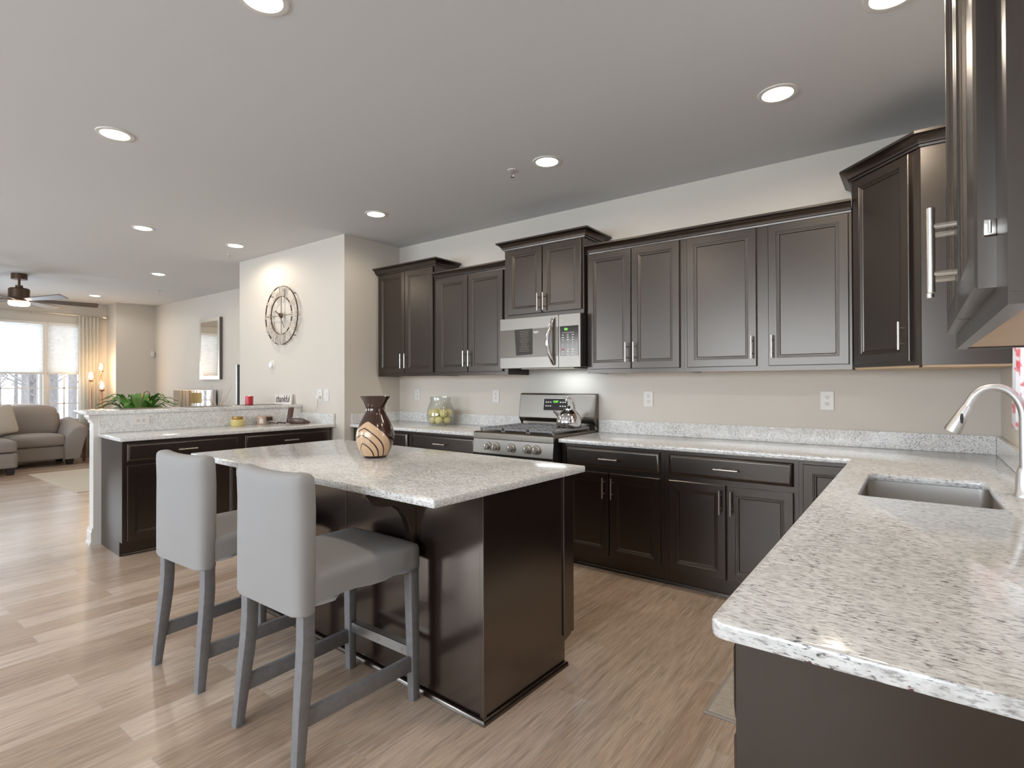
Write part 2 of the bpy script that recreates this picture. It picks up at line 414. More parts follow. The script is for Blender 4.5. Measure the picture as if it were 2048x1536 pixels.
SY0, SY1, SZ0, SZ1 = 2.02, 3.10, 1.10, 2.20
wall_hole('wall_left', 'x', YF, 4.18, XL - T, XL, [(WY0, WY1, WZ0, WZ1)])
wall_hole('wall_right', 'x', YF, YB, XR, XR + T, [(SY0, SY1, SZ0, SZ1)])
wall_hole('wall_front', 'y', XL - T, XR + T, YF - T, YF, [(-3.7, -.1, .9, 2.35), (-7.9, -5.3, .7, 2.35)])

def window_grid(name, plane, p, a0, a1, z0, z1, cols, rows, mull, frame=.05, deep=.035):
    r = thing(name, None, None, (p, (a0 + a1) / 2, z0) if plane == 'x' else ((a0 + a1) / 2, p, z0)); struct(r)
    def bx(g, a, b, c, d, t0, t1):
        if plane == 'x': g.box(t0, t1, a - (a0 + a1) / 2, b - (a0 + a1) / 2, c - z0, d - z0)
        else: g.box(a - (a0 + a1) / 2, b - (a0 + a1) / 2, t0, t1, c - z0, d - z0)
    g = G(); t = .035
    bx(g, a0, a1, z0, z0 + frame, -t, t); bx(g, a0, a1, z1 - frame, z1, -t, t); bx(g, a0, a0 + frame, z0, z1, -t, t); bx(g, a1 - frame, a1, z0, z1, -t, t)
    for m in mull: bx(g, m - .065, m + .065, z0 + frame, z1 - frame, -t, t); bx(g, m - .028, m + .028, z0 + .02, z1 - .001, t + .0005, max(deep, t + .001))
    g.build('window_frame', 'white_trim', r, 0)
    ed = [a0 + frame] + [q for m in mull for q in (m - .065, m + .065)] + [a1 - frame]
    for i in range(0, len(ed), 2):
        g = G(); bx(g, ed[i], ed[i + 1], z0 + frame, z1 - frame, -.004, .004); g.build('glass', 'window_glass', r, 0)
        g = G()
        for c in range(1, cols): a = ed[i] + (ed[i + 1] - ed[i]) * c / cols; bx(g, a - .009, a + .009, z0 + frame, z1 - frame, -.011, .011)
        for k in range(1, rows): z = z0 + frame + (z1 - z0 - 2 * frame) * k / rows; bx(g, ed[i], ed[i + 1], z - .009 if k * 2 != rows else z - .022, z + .009 if k * 2 != rows else z + .022, -.011, .011)
        g.build('muntins', 'white_trim', r, 0)
    return r
w1 = window_grid('window_1', 'x', XL - .07, WY0, WY1, WZ0, WZ1, 2, 6, [.02, 1.53, 2.66], deep=.092)
g = G().box(-.07, .10, -2.48, 2.48, -.03, 0, .004); g.build('window_sill', 'white_trim', w1)
w2 = window_grid('window_2', 'x', XR + .07, SY0, SY1, SZ0, SZ1, 2, 2, [])
w3 = window_grid('window_3', 'y', YF - .07, -7.9, -5.3, .7, 2.35, 2, 2, [-6.6])
w4 = window_grid('window_4', 'y', YF - .07, -3.7, -.1, .9, 2.35, 2, 2, [-1.9], .05)
def base(name, x0, x1, y0, y1, ax, sgn):
    # baseboard with a stepped top along a wall face
    h = [(0, 0), (.02, 0), (.02, .02), (.014, .03), (.014, .095), (.006, .115), (0, .115)]
    g = G()
    if ax == 'x': g.prism([(y0 + sgn * a, b) for a, b in h], 'x', x0, x1)
    else: g.prism([(x0 + sgn * a, b) for a, b in h], 'y', y0, y1)
    return struct(g.build(name, 'white_trim', smooth=0))
base('baseboard_back', XCL + .02, -5.55, YC, 0, 'x', -1)
base('baseboard_left', XL, 0, YF, 3.54, 'y', 1)
base('baseboard_back_left', -11.6, XCL - .02, YL, 0, 'x', -1)
base('baseboard_corner', -11.62, 0, 3.56, YL - .02, 'y', 1)
base('baseboard_front', -12.05, .33, YF, 0, 'x', 1)

# outside, seen through the window
tag(G().box(-60, 30, -40, 40, -1.1, -.935).build('snowy_yard', 'snow'), 'pale bright ground outside the living room window', 'ground')
g = G()
for i in range(420):
    y = -34 + 68 * i / 420 + random.uniform(-.3, .3); x = -36 + random.uniform(-10, 7); h = random.uniform(3.5, 7)
    g.tube([(x, y, -.9), (x + random.uniform(-.2, .2), y, h * .5), (x, y + random.uniform(-.4, .4), h)], [.12, .09, .03], 5)
    for k in range(5):
        z = h * random.uniform(.15, .9); g.tube([(x, y, z), (x + random.uniform(-.5, .5), y + random.uniform(-1, 1), z + random.uniform(.3, .9)), (x + random.uniform(-.6, .6), y + random.uniform(-1.6, 1.6), z + random.uniform(.8, 1.6))], [.05, .04, .015], 4)
tag(g.build('woods', 'woods'), 'blurred grey winter woods far beyond the living room window', 'trees', kind='stuff')

# ------------------------------------------------------------------ cabinets
DOOR = [(0, 0), (0, .016), (.003, .019), (.048, .019), (.050, .016), (.055, .0155), (.058, .013), (.064, .0125), (.069, .008)]
DRAW = [(0, 0), (0, .010), (.004, .013), (.018, .019), (.021, .019)]
CROWN = [(0, 0), (.010, 0), (.012, .010), (.020, .013), (.023, .024), (.034, .040), (.050, .050), (.058, .053), (.058, .066), (0, .066)]
def pull(parent, x, z, y, L=.142, vert=True):
    g = G(); o = .034
    a, b = ((x, z - L / 2), (x, z + L / 2)) if vert else ((x - L / 2, z), (x + L / 2, z))
    g.cyl((a[0], y - o, a[1]), (b[0], y - o, b[1]), .006, 14)
    for k in (.22, .78):
        q = (a[0] + (b[0] - a[0]) * k, a[1] + (b[1] - a[1]) * k); g.cyl((q[0], y, q[1]), (q[0], y - o, q[1]), .0045, 10)
    return g.build('handle', 'nickel', parent)
def door(parent, x0, x1, z0, z1, hx=None, hz=None, y=0, mat='espresso'):
    d = G().panel(x0, x1, z0, z1, y, DOOR).build('door', mat, parent, 25)
    if hx is not None: pull(d, hx, hz, y - .019)
    return d
def drawer(parent, x0, x1, z0, z1, y=0, L=.14, h=True):
    d = G().panel(x0, x1, z0, z1, y, DRAW).build('drawer', 'espresso', parent, 25)
    if h: pull(d, (x0 + x1) / 2, (z0 + z1) / 2 - .002, y - .019, L, False)
    return d
def base_cab(label, loc, rz, w, d, splits, dr=True, hollow=False, shoe=True, toe=True, hts=(.125, .695, .727, .862), lab2=None):
    r = thing('base_cabinet', label, 'cabinet', loc, rz)
    if hollow:
        g = G().box(0, w, 0, .018, .11, .86).box(0, .018, .018, d, .11, .884).box(w - .018, w, .018, d, .11, .884).box(.018, w - .018, .018, d, .11, .128).box(0, w, .06, .075, 0, .11)
    else:
        g = G().prism([(0, .11), (0, .883), (d, .883), (d, 0), (.07, 0), (.07, .11)], 'x', 0, w)
    g.build('body', 'espresso', r, 0)
    if shoe: G().prism([(.058, 0), (.07, 0), (.07, .018), (.064, .016), (.059, .008)], 'x', 0, w).build('shoe_moulding', 'espresso', r)
    z0, z1, z2, z3 = hts
    if dr:
        a, b = splits[0], splits[-1]; drawer(r, a, b, z2, z3)
    else: z1 = z3
    n = len(splits) - 1
    for i in range(n):
        a = splits[i] + (.004 if i else 0); b = splits[i + 1] - (.004 if i < n - 1 else 0)
        hx = (b - .028) if i % 2 == 0 else (a + .028)
        door(r, a, b, z0, z1, hx, z1 - .10)
    return r
def wall_cab(label, loc, rz, w, d, h, doors, zt, crown=None, hz=.12, name='wall_cabinet'):
    # local z 0 = underside; doors = [(x0,x1,handle_x)]; zt = top of doors; crown = list of path points
    r = thing(name, label, 'cabinet', loc, rz)
    G().box(0, w, 0, d, .012, h).build('body', 'espresso', r, 0)
    G().box(.0165, w - .0165, .0185, d, .004, .0115).build('underside', 'maple', r, 0)
    g = G().box(0, w, 0, .018, 0, .0119).box(0, .016, .018, d, 0, .0119).box(w - .016, w, .018, d, 0, .0119); g.build('bottom_rail', 'espresso', r, 0)
    for a, b, hx in doors: door(r, a, b, .030, zt, hx, .030 + hz)
    if crown: G().sweep(crown, [(o, h - .034 + z) for o, z in CROWN]).build('crown_moulding', 'espresso', r)
    return r
FU = 3.694; ZU = 1.39
A = wall_cab('tall dark wall cabinet at the left end beside the clock wall corner', (-4.515, FU, ZU), 0, .835, YB - FU - .002, 1.085,
         [(.022, .418, .392), (.426, .815, .452)], 1.045, [(0, .30), (0, 0), (.835, 0), (.835, .30)][::1])
B = wall_cab('shorter dark two-door wall cabinet just left of the microwave', (-3.678, FU, ZU), 0, .866, YB - FU - .002, .94,
         [(.045, .418, .392), (.426, .820, .452)], .905, [(.0, 0), (.866, 0)])
M_ = wall_cab('short raised dark cabinet mounted above the microwave', (-2.806, 3.646, 1.853), 0, .762, YB - 3.646 - .002, .615,
         [(.040, .385, .362), (.393, .745, .416)], .575, [(0, .35), (0, 0), (.762, 0), (.762, .35)], hz=.085)
Cc = wall_cab('dark two-door wall cabinet just right of the microwave', (-2.043, FU, ZU), 0, .752, YB - FU - .002, .945,
         [(.012, .366, .338), (.372, .726, .400)], .908, [(0, 0), (.752, 0)])
D = wall_cab('wide dark two-door wall cabinet between microwave side and corner cabinet', (-1.290, FU, ZU), 0, .982, YB - FU - .002, .945,
         [(.025, .468, .444), (.537, .968, .562)], .908, [(0, 0), (.982, 0)])
# corner cabinet, diagonal front
r = thing('corner_wall_cabinet', 'tall dark corner wall cabinet with an angled door', 'cabinet', (-.306, 3.690, 1.387))
pl = [(0, .312), (0, 0), (.318, -.345), (.663, -.345), (.663, .312)]
G().prism(pl, 'z', .012, 1.12).build('body', 'espresso', r, 0)
G().prism([(.01, .30), (.01, .01), (.322, -.335), (.655, -.335), (.655, .30)], 'z', .002, .012).build('underside', 'maple', r, 0)
g = G(); g.sweep([(0, .31), (0, 0), (.318, -.345), (.663, -.345)], [(o, 1.086 + z) for o, z in CROWN]); g.build('crown_moulding', 'espresso', r)
dl = sqrt(.318 ** 2 + .345 ** 2); ang = atan2(-.345, .318)
dd = door(r, .030, dl - .055, .033, 1.075, dl - .083, .033 + .13); dd.rotation_euler = (0, 0, ang)
g = G().box(dl - .012, dl, -.004, .0, .0, 1.085); o = g.build('stile', 'espresso', r, 0); o.rotation_euler = (0, 0, ang)
# near right wall cabinet, front looks to -x
NC = wall_cab('large dark wall cabinet on the right wall, nearest the camera', (.070, 1.634, ZU), -pi / 2, .919, XR - .072, 1.085,
         [(.075, .446, .416), (.454, .825, .484)], 1.045, [(0, .28), (0, 0), (.919, 0), (.919, .28)], hz=.115)
nd = [c for c in NC.children if c.name.startswith('door')][1]
for z in (.088, .93):
    g = G().box(.8265, .831, -.011, .0, z, z + .018, .001).cyl((.830, -.006, z + .002), (.830, -.006, z + .016), .0022, 10); g.build('hinge', 'nickel', nd)

FB = 3.396; DB = YB - FB - .005
base_cab('dark base cabinet in the back left corner below the counter', (-4.530, FB, 0), 0, .825, DB, [.035, .42, .80])
base_cab('dark base cabinet just left of the stove', (-3.704, FB, 0), 0, .822, DB, [.03, .405, .782])
base_cab('dark two-door base cabinet just right of the stove', (-2.090, FB, 0), 0, .774, DB, [.036, .382, .746])
base_cab('dark base cabinet below the back counter with drawer over two doors, beside the corner', (-1.315, FB, 0), 0, .773, DB, [.029, .385, .748])
base_cab('dark base cabinet with one full height door in the inner corner', (-.541, FB, 0), 0, .288, DB, [.022, .270], dr=False)
# right run
XF = -.250
rr_ = thing('base_cabinet', 'dark drawer base cabinet at the near end of the right counter', 'cabinet', (XF, 1.50, 0), -pi / 2)
G().prism([(0, .11), (0, .883), (XR - XF - .005, .883), (XR - XF - .005, 0), (.07, 0), (.07, .11)], 'x', 0, .535).build('body', 'espresso', rr_, 0)
for z0, z1 in ((.722, .858), (.425, .700), (.125, .405)): drawer(rr_, .02, .500, z0, z1)
G().box(.5355, .543, 0.035, XR - XF - .005, .0, .883).box(.5355, .541, 0.0, .035, .11, .883).build('end_panel', 'espresso', rr_, 0)
base_cab('dark base cabinet under the right counter between drawers and sink', (XF, 2.10, 0), -pi / 2, .598, XR - XF - .005, [.03, .298, .568])
base_cab('dark sink base cabinet under the right counter', (XF, 3.06, 0), -pi / 2, .958, XR - XF - .005, [.03, .478, .928], hollow=True)
rr_ = thing('corner_filler', 'dark corner filler panel below the right counter', 'panel', (XF, 3.39, 0), -pi / 2)
G().box(0, .328, 0, .02, .11, .883).build('panel', 'espresso', rr_, 0)

# ------------------------------------------------------------------ worktops
def worktop(name, label, loc, rz=0): return thing(name, label, 'worktop', loc, rz)
ZT0, ZT1 = .884, .914
r = worktop('granite_worktop', 'pale speckled granite counter in the back left corner, left of the stove', (0, 0, 0))
G().slab([XJ + .002, -2.887], [FB - .040, YB - .002], lambda x, y: True, ZT0, ZT1, .005).build('slab', 'granite', r)
G().box(XJ + .022, -2.887, YB - .022, YB - .002, ZT1, 1.016, .002).box(XJ + .002, XJ + .0215, FB - .03, YB - .002, ZT1, 1.016, .002).build('backsplash', 'granite_splash', r, 0)
r = worktop('granite_worktop', 'L-shaped pale granite counter from the stove round to the sink and near end', (0, 0, 0))
SXA, SXB, SYA, SYB = -.178, .215, 2.285, 2.865
xe, ye = XR - .648, FB - .040
G().slab([-2.098, xe, SXA, SXB, XR - .002], [.935, SYA, SYB, ye, YB - .002],
         lambda x, y: (y > ye or x > xe) and not (SXA < x < SXB and SYA < y < SYB), ZT0, ZT1, .006,
         [(xe, .935), (SXA, SYA), (SXB, SYA), (SXA, SYB), (SXB, SYB)], .028).build('slab', 'granite', r)
G().box(-2.098, XR - .0225, YB - .022, YB - .002, ZT1, 1.016, .002).box(XR - .022, XR - .002, .94, YB - .002, ZT1, 1.016, .002).build('backsplash', 'granite_splash', r, 0)
# sink
r = thing('kitchen_sink', 'stainless steel undermount sink set in the right counter', 'sink', (.018, 2.575, .684))
g = G()
ox0, ox1, oy0, oy1 = SXA - .018 - .012, SXB - .018 + .012, SYA - 2.575 - .012, SYB - 2.575 + .012
def rrect(x0, x1, y0, y1, rad, z, k=5):
    pts = []
    for cx, cy, a in ((x1 - rad, y1 - rad, 0), (x0 + rad, y1 - rad, 90), (x0 + rad, y0 + rad, 180), (x1 - rad, y0 + rad, 270)):
        for i in range(k + 1): t = radians(a + 90 * i / k); pts.append((cx + rad * cos(t), cy + rad * sin(t), z))
    return pts
loops = [rrect(ox0 - .015, ox1 + .015, oy0 - .015, oy1 + .015, .05, .199), rrect(ox0, ox1, oy0, oy1, .04, .199), rrect(ox0 + .003, ox1 - .003, oy0 + .003, oy1 - .003, .04, .02), rrect(ox0 + .03, ox1 - .03, oy0 + .03, oy1 - .03, .03, .002), rrect(ox0 + .10, ox1 - .10, oy0 + .10, oy1 - .10, .02, 0.0)]
vv = [[g.bm.verts.new(p) for p in L] for L in loops]
for a, b in zip(vv, vv[1:]):
    for i in range(len(a)): g.bm.faces.new((a[i], a[(i + 1) % len(a)], b[(i + 1) % len(a)], b[i]))
g.bm.faces.new(vv[-1]); g.build('bowl', 'sink_steel', r)
G().lathe([(.0, .004), (.03, .004), (.042, .006), (.045, .002)], (0, 0, 0)).build('drain', 'chrome', r)
# faucet
r = thing('kitchen_faucet', 'tall brushed steel pull-down faucet behind the sink', 'faucet', (.292, 2.585, .914))
G().lathe([(0, 0), (.030, 0), (.030, .008), (.026, .014), (.0245, .06), (.022, .085), (.018, .10), (0, .10)]).build('base', 'faucet_metal', r)
pts = [(0, 0, .09), (0, 0, .20), (0, 0, .27)]
for i in range(1, 17):
    a = pi * i / 16 * .84; pts.append((-.078 + .078 * cos(a), 0, .27 + .112 * sin(a)))
last = Vector(pts[-1]); dirn = (last - Vector(pts[-2])).normalized(); pts.append(tuple(last + dirn * .012))
G().tube(pts, .0138, 16).build('spout', 'faucet_metal', r)
e = Vector(pts[-1]); e2 = e + dirn * .106
sh = G().tube([e, e + dirn * .008, e + dirn * .05, e + dirn * .096, e2], [.0145, .016, .021, .0265, .0255], 20).build('spray_head', 'faucet_metal', r)
pn = e + dirn * .05 + Vector((.004, -.020, 0)); G().tube([pn + Vector((0, 0, .018)), pn, pn + Vector((0, -.002, -.018))], [.003, .006, .003], 8).build('spray_button', 'dark_slot', sh)
G().tube([(.0, .02, .055), (.0, .055, .062), (.0, .10, .095)], [.009, .008, .006], 10).build('lever', 'faucet_metal', r)

# ------------------------------------------------------------------ island
IA = radians(-2.1)
IS = thing('island_cabinet', 'dark stained kitchen island cabinet with the two white stools in front', 'cabinet', (-1.3323, 1.3284, 0), IA)
IX0, IX1, IY0, IY1 = -2.030, -.030, .285, .915
g = G().prism([(IY0 + .012, 0), (IY0 + .012, .883), (IY1 - .02, .883), (IY1 - .02, .11), (IY1 - .085, .11), (IY1 - .085, 0)], 'x', IX0 + .02, IX1 - .02); g.build('body', 'espresso_island', IS, 0)
ep = [(IY0, 0), (IY0, .883), (IY1, .883), (IY1, .14), (IY1 - .012, .125), (IY1 - .065, .11), (IY1 - .065, 0)]
G().prism(ep, 'x', IX1 - .019, IX1, .0015, 1).build('end_panel', 'espresso_island', IS, 0)
G().prism(ep, 'x', IX0, IX0 + .019, .0015, 1).build('end_panel', 'espresso_island', IS, 0)
g = G().box(IX0 + .02, -.942, IY0 + .003, IY0 + .0118, 0, .883, .002).box(-.938, -.440, IY0 + .003, IY0 + .0118, 0, .883, .002).box(-.436, IX1 - .0195, IY0 + .003, IY0 + .0118, 0, .883, .002); g.build('back_panel', 'espresso_island', IS, 0)
G().box(IX1 - .016, IX1 + .0045, IY0 - .0045, IY0 + .012, .0, .883, .0015).build('corner_trim', 'espresso_island', IS, 0)
G().box(IX1, IX1 + .008, IY0 + .55, IY1 + .002, .14, .883, .0015).build('door_edge', 'espresso_island', IS, 0)
G().sweep([(IX0, IY0 - .004), (IX1 + .004, IY0 - .004), (IX1 + .004, IY1 - .06)], [(0, 0), (.014, 0), (.013, .010), (.008, .017), (0, .019)]).build('shoe_moulding', 'espresso_island', IS)
co = [(0, .883), (-.255, .883), (-.255, .872)]
for i in range(9): t = pi / 2 * i / 8; co.append((-.255 + .100 * (1 - cos(t)), .872 - .062 * sin(t)))
for i in range(1, 11): t = pi / 2 * i / 10; co.append((-.155 + .035 * 0 + .125 * sin(t), .810 - .16 * (1 - cos(t))))
co += [(-.03, .60), (0, .585)]
G().prism([(IY0 + .003 + a, b) for a, b in co], 'x', -.462, -.424, .002, 1).build('corbel', 'espresso_island', IS, 30)
for k in range(3):
    x0 = IX0 + .03 + k * .655; d_ = G().panel(x0, x0 + .63, .145, .695, 0, DOOR); d_.xf(Matrix.Translation((2 * x0 + .63, IY1 - .0195, 0)) @ Matrix.Rotation(pi, 4, 'Z'))
    d_.build('door', 'espresso_island', IS, 25)
    d_ = G().panel(x0, x0 + .63, .727, .862, 0, DRAW); d_.xf(Matrix.Translation((2 * x0 + .63, IY1 - .0195, 0)) @ Matrix.Rotation(pi, 4, 'Z')); d_.build('drawer', 'espresso_island', IS, 25)
r = thing('island_worktop', 'large rectangular pale granite top on the kitchen island', 'worktop', (-1.3323, 1.3284, ZT0), IA)
G().slab([-2.064, 0], [0, .993], lambda x, y: True, 0, .030, .005, [(0, 0), (0, .993), (-2.064, 0), (-2.064, .993)], .008).build('slab', 'granite', r)

# ------------------------------------------------------------------ peninsula
PA = radians(3.5); PN = Vector((-4.785, 1.49, 0)); pt = Vector((sin(PA), cos(PA), 0)); pn_ = Vector((-cos(PA), sin(PA), 0))
PW = .625                                        # counter depth up to the splash
def pen(s, w, z=0): return PN + pt * s + pn_ * w + Vector((0, 0, z))
end = lambda w: 1.8015 - .0612 * w
rzp = pi / 2 - PA
rp = base_cab('dark peninsula base cabinet at its free end, drawer over a door', pen(.030, .042), rzp, .875, PW - .05, [.022, .838], shoe=True)
G().box(-.008, -.0005, .0, PW - .05, .112, .883).box(-.008, -.0005, .068, PW - .05, 0, .111).build('end_panel', 'espresso', rp, 0)
base_cab('dark peninsula base cabinet beside the clock wall', pen(.907, .042), rzp, .850, PW - .05, [.022, .430, .838])
r = worktop('peninsula_worktop', 'narrow pale granite counter on the peninsula below the raised bar', (PN.x, PN.y, 0), -PA)
G().prism([(0, 0), (0, end(0)), (-PW, end(PW)), (-PW, 0)], 'z', ZT0, ZT1, .005).build('slab', 'granite', r)
G().prism([(-PW + .02, .004), (-PW + .02, end(PW)), (-PW, end(PW)), (-PW, .004)], 'z', ZT1 + .0005, 1.066).build('backsplash', 'granite_splash', r, 0)
G().prism([(-.01, end(0) - .021), (-.01, end(0) - .001), (-PW + .0205, end(PW) - .001), (-PW + .0205, end(PW) - .021)], 'z', ZT1 + .0005, 1.016).build('side_splash', 'granite_splash', r, 0)
KW0, KW1 = PW + .001, PW + .125
kw = thing('wall_peninsula', None, None, (PN.x, PN.y, 0), -PA); struct(kw)
G().prism([(-KW0, -.03), (-KW0, end(KW0)), (-KW1, end(KW1)), (-KW1, -.03)], 'z', 0, 1.066).build('knee_wall', 'white_trim', kw, 0)
BP = [(0, 0), (.022, 0), (.022, .018), (.015, .03), (.015, .105), (.010, .112), (.010, .125), (.004, .14), (0, .14)]
G().sweep([(-KW0 - .002, -.03), (-KW1, -.03), (-KW1, 1.74)][::-1] if False else [(-KW1, 1.74), (-KW1, -.03), (-KW0 - .0, -.03)], BP).build('baseboard', 'white_trim', kw, 0)
TP = [(0, 0), (.008, 0), (.010, .02), (.02, .03), (.03, .05), (.03, .066), (0, .066)]
G().sweep([(-KW1, 1.74), (-KW1, -.03), (-KW0, -.03)], [(o, .999 + z) for o, z in TP]).build('cap_moulding', 'white_trim', kw, 0)
BW0, BW1 = PW - .035, PW + .40
r = thing('bar_top', 'long raised pale granite bar top on the peninsula knee wall', 'worktop', (PN.x, PN.y, 0), -PA)
G().prism([(-BW0, -.085), (-BW0, end(BW0)), (-BW1, end(BW1)), (-BW1, -.085)], 'z', 1.0665, 1.0985, .005).build('slab', 'granite', r)

# ------------------------------------------------------------------ stools
def stool(name, label, loc, rz):
    r = thing(name, label, 'stool', loc, rz, 'counter stools at the island')
    # origin = floor below the middle of the seat; sitter faces +y
    def hem(q, p, z0, rad, hx, y0, y1):
        # the slipcover skirt hangs straight down instead of curling under
        sn = (z0 + rad - p.z) / rad
        if 0 < sn < .985:
            f = 1 / max(.2, sqrt(1 - sn * sn)) - 1
            ix = max(-hx + rad, min(hx - rad, q.x)); q.x += (q.x - ix) * f
            yy = max(y0 + rad, min(y1 - rad, p.y)); q.y += (p.y - yy) * f
        return q
    def fb(p):
        k = (p.z - .50) / .5; q = p.copy(); q.y -= .022 * max(0, k); u = q.x / .22
        q.y += .022 * u * u * max(0, min(1, k * 1.3)) - .006
        q.z += .008 * (abs(u) ** 2) * max(0, k) - .012 * max(0, k)
        q = hem(q, p, .512, .032, .222, -.290, -.212)
        return q
    G().soft(-.222, .222, -.290, -.212, .512, 1.012, .032, (0, .010, 0), 11, fb).build('backrest', 'stool_cloth', r, 60)
    def fs(p):
        q = p.copy(); k = (q.y + .24) / .50; q.x *= 1 + .06 * k
        q = hem(q, p, .543, .026, .217 * (1 + .06 * k), -.262, .265)
        if q.z < .58:
            q.x *= 1 + .012 * sin(q.y * 30); q.z += .006 * sin(q.y * 21 + q.x * 17)
        return q
    G().soft(-.217, .217, -.262, .265, .543, .648, .026, (0, 0, .020), 11, fs).build('seat', 'stool_cloth', r, 60)
    for x in (-1, 1):
        g = G()
        secs = [(.56, -.250, .190, .023, .023), (.42, -.250, .190, .023, .024), (.34, -.255, .191, .0225, .024), (.26, -.263, .194, .022, .0235), (.16, -.274, .198, .020, .021), (0, -.290, .205, .018, .017)]
        lp = [[g.bm.verts.new((x * xc + i * hw, yc + j * hd, zc)) for i, j in ((-1, -1), (1, -1), (1, 1), (-1, 1))] for zc, yc, xc, hw, hd in secs]
        for a, b in zip(lp, lp[1:]):
            for k in range(4): g.bm.faces.new((a[k], a[(k + 1) % 4], b[(k + 1) % 4], b[k]))
        g.bm.faces.new(lp[0]); g.bm.faces.new(lp[-1][::-1]); bmesh.ops.recalc_face_normals(g.bm, faces=list(g.bm.faces))
        g._bev([e for e in g.bm.edges if abs(e.verts[0].co.z - e.verts[1].co.z) > .01], .004, 2)
        g.build('leg', 'stool_wood', r)
        G().beam((x * .205, .228, .56), (x * .212, .235, 0), .046, .046, .036, .036, .004).build('leg', 'stool_wood', r)
        G().beam((x * .196, -.262, .155), (x * .210, .225, .155), .022, .060, bev=.003).build('stretcher', 'stool_wood', r)
    g = G().box(-.198, .198, .222, .226, .176, .222).box(-.198, .198, .222, .252, .218, .2225)
    for x in (-.15, 0, .15): g.tube([(x, .2215, .195), (x, .219, .195)], .006, 8)
    g.build('footrest', 'galvanised', r, 0)
    return r
stool('counter_stool', 'white slipcovered counter stool nearest the camera, in front of the island', (-1.905, 1.333, 0), 0)
stool('counter_stool', 'white slipcovered counter stool farther left, behind the nearest stool', (-2.683, 1.340, 0), radians(2.0))

# ------------------------------------------------------------------ range
RX0, RX1 = -2.872, -2.112
r = thing('gas_range', 'stainless steel gas range between the back base cabinets', 'stove', ((RX0 + RX1) / 2, 3.33, 0)); W = (RX1 - RX0) / 2
G().box(-W + .002, W - .002, .0, .66, .03, .905).build('body', 'black_matte', r, 0)
G().prism([(.66, .90), (.66, .932), (-.005, .932), (-.018, .925), (-.020, .880), (.0, .875), (.0, .90)], 'x', -W, W, .002).build('cooktop', 'steel_dark', r, 0)
cp = G().prism([(-.018, .878), (-.030, .765), (-.012, .757), (.0, .757), (.0, .878)], 'x', -W, W, .002).build('control_panel', 'steel', r, 0)
for x in (-.225, -.145, .005, .155, .235):
    k = G().tube([(x, -.016, .823), (x, -.033, .8215)], .034, 24).tube([(x, -.030, .822), (x, -.062, .819)], [.027, .022], 24).box(x - .006, x + .006, -.070, -.058, .796, .842, .003); k.build('knob', 'knob_metal', cp)
od = G().box(-W + .004, W - .004, -.020, -.0005, .205, .748, .004).build('oven_door', 'steel', r, 0)
g = G()
for a, b in ((-.30, -.22), (-.17, -.02), (.03, .17), (.21, .31)): g.box(a, b, -.0206, -.018, .732, .738)
g.build('vent_slots', 'dark_slot', od, 0)
G().box(-.26, .26, -.0212, -.018, .33, .62).build('window', 'black_gloss', od, 0)
G().cyl((-.33, -.062, .69), (.33, -.062, .69), .012).cyl((-.30, -.02, .69), (-.30, -.062, .69), .008).cyl((.30, -.02, .69), (.30, -.062, .69), .008).build('handle', 'steel', od)
G().box(-W + .004, W - .004, -.018, -.0005, .05, .198, .004).build('storage_drawer', 'steel', r, 0)
for gx0, gx1 in ((-.352, -.122), (-.116, .116), (.122, .352)):
    g = G(); z0, z1 = .945, .962
    for x in (gx0, gx1 - .012): g.box(x, x + .012, .03, .57, z0, z1, .003)
    for y in (.03, .295, .558): g.box(gx0, gx1, y, y + .012, z0, z1, .003)
    n = 3
    for i in range(n):
        x = gx0 + (gx1 - gx0) * (i + 1) / (n + 1) - .005
        for y0, y1 in ((.03, .14), (.20, .30), (.30, .40), (.46, .56)): g.box(x, x + .010, y0, y1, z0, z1 + .003, .003)
    for y in (.10, .165, .23, .365, .43, .495): g.box(gx0, gx1, y, y + .010, z0, z1, .003)
    for x in (gx0 + .001, gx1 - .013):
        for y in (.032, .556): g.box(x, x + .012, y, y + .012, .9325, z0 + .004)
    g.build('grate', 'cast_iron', r, 0)
for x, y in ((-.237, .15), (-.237, .45), (0, .30), (.237, .15), (.237, .45)):
    G().lathe([(0, .940), (.030, .940), (.038, .936), (.048, .9335), (.048, .9325)], (x, y, 0), 20).build('burner', 'black_matte', r)
bg = G().prism([(.655, .965), (.600, 1.015), (.600, 1.035), (.625, 1.215), (.640, 1.228), (.668, 1.228), (.668, .965)], 'x', -W, W, .002).build('backguard', 'steel', r, 0)
G().prism([(.655, .9325), (.640, .9325), (.640, 1.0), (.655, .985)], 'x', -W + .015, W - .03, 0).build('lower_back_panel', 'steel_dark', r, 0)
for x0, x1 in ((-W, -W + .006), (W - .006, W + .001)): G().prism([(.668, .9325), (.660, .9325), (.600, 1.01), (.600, 1.035), (.625, 1.215), (.640, 1.228), (.668, 1.228)], 'x', x0, x1).build('side_cap', 'steel', r, 0)
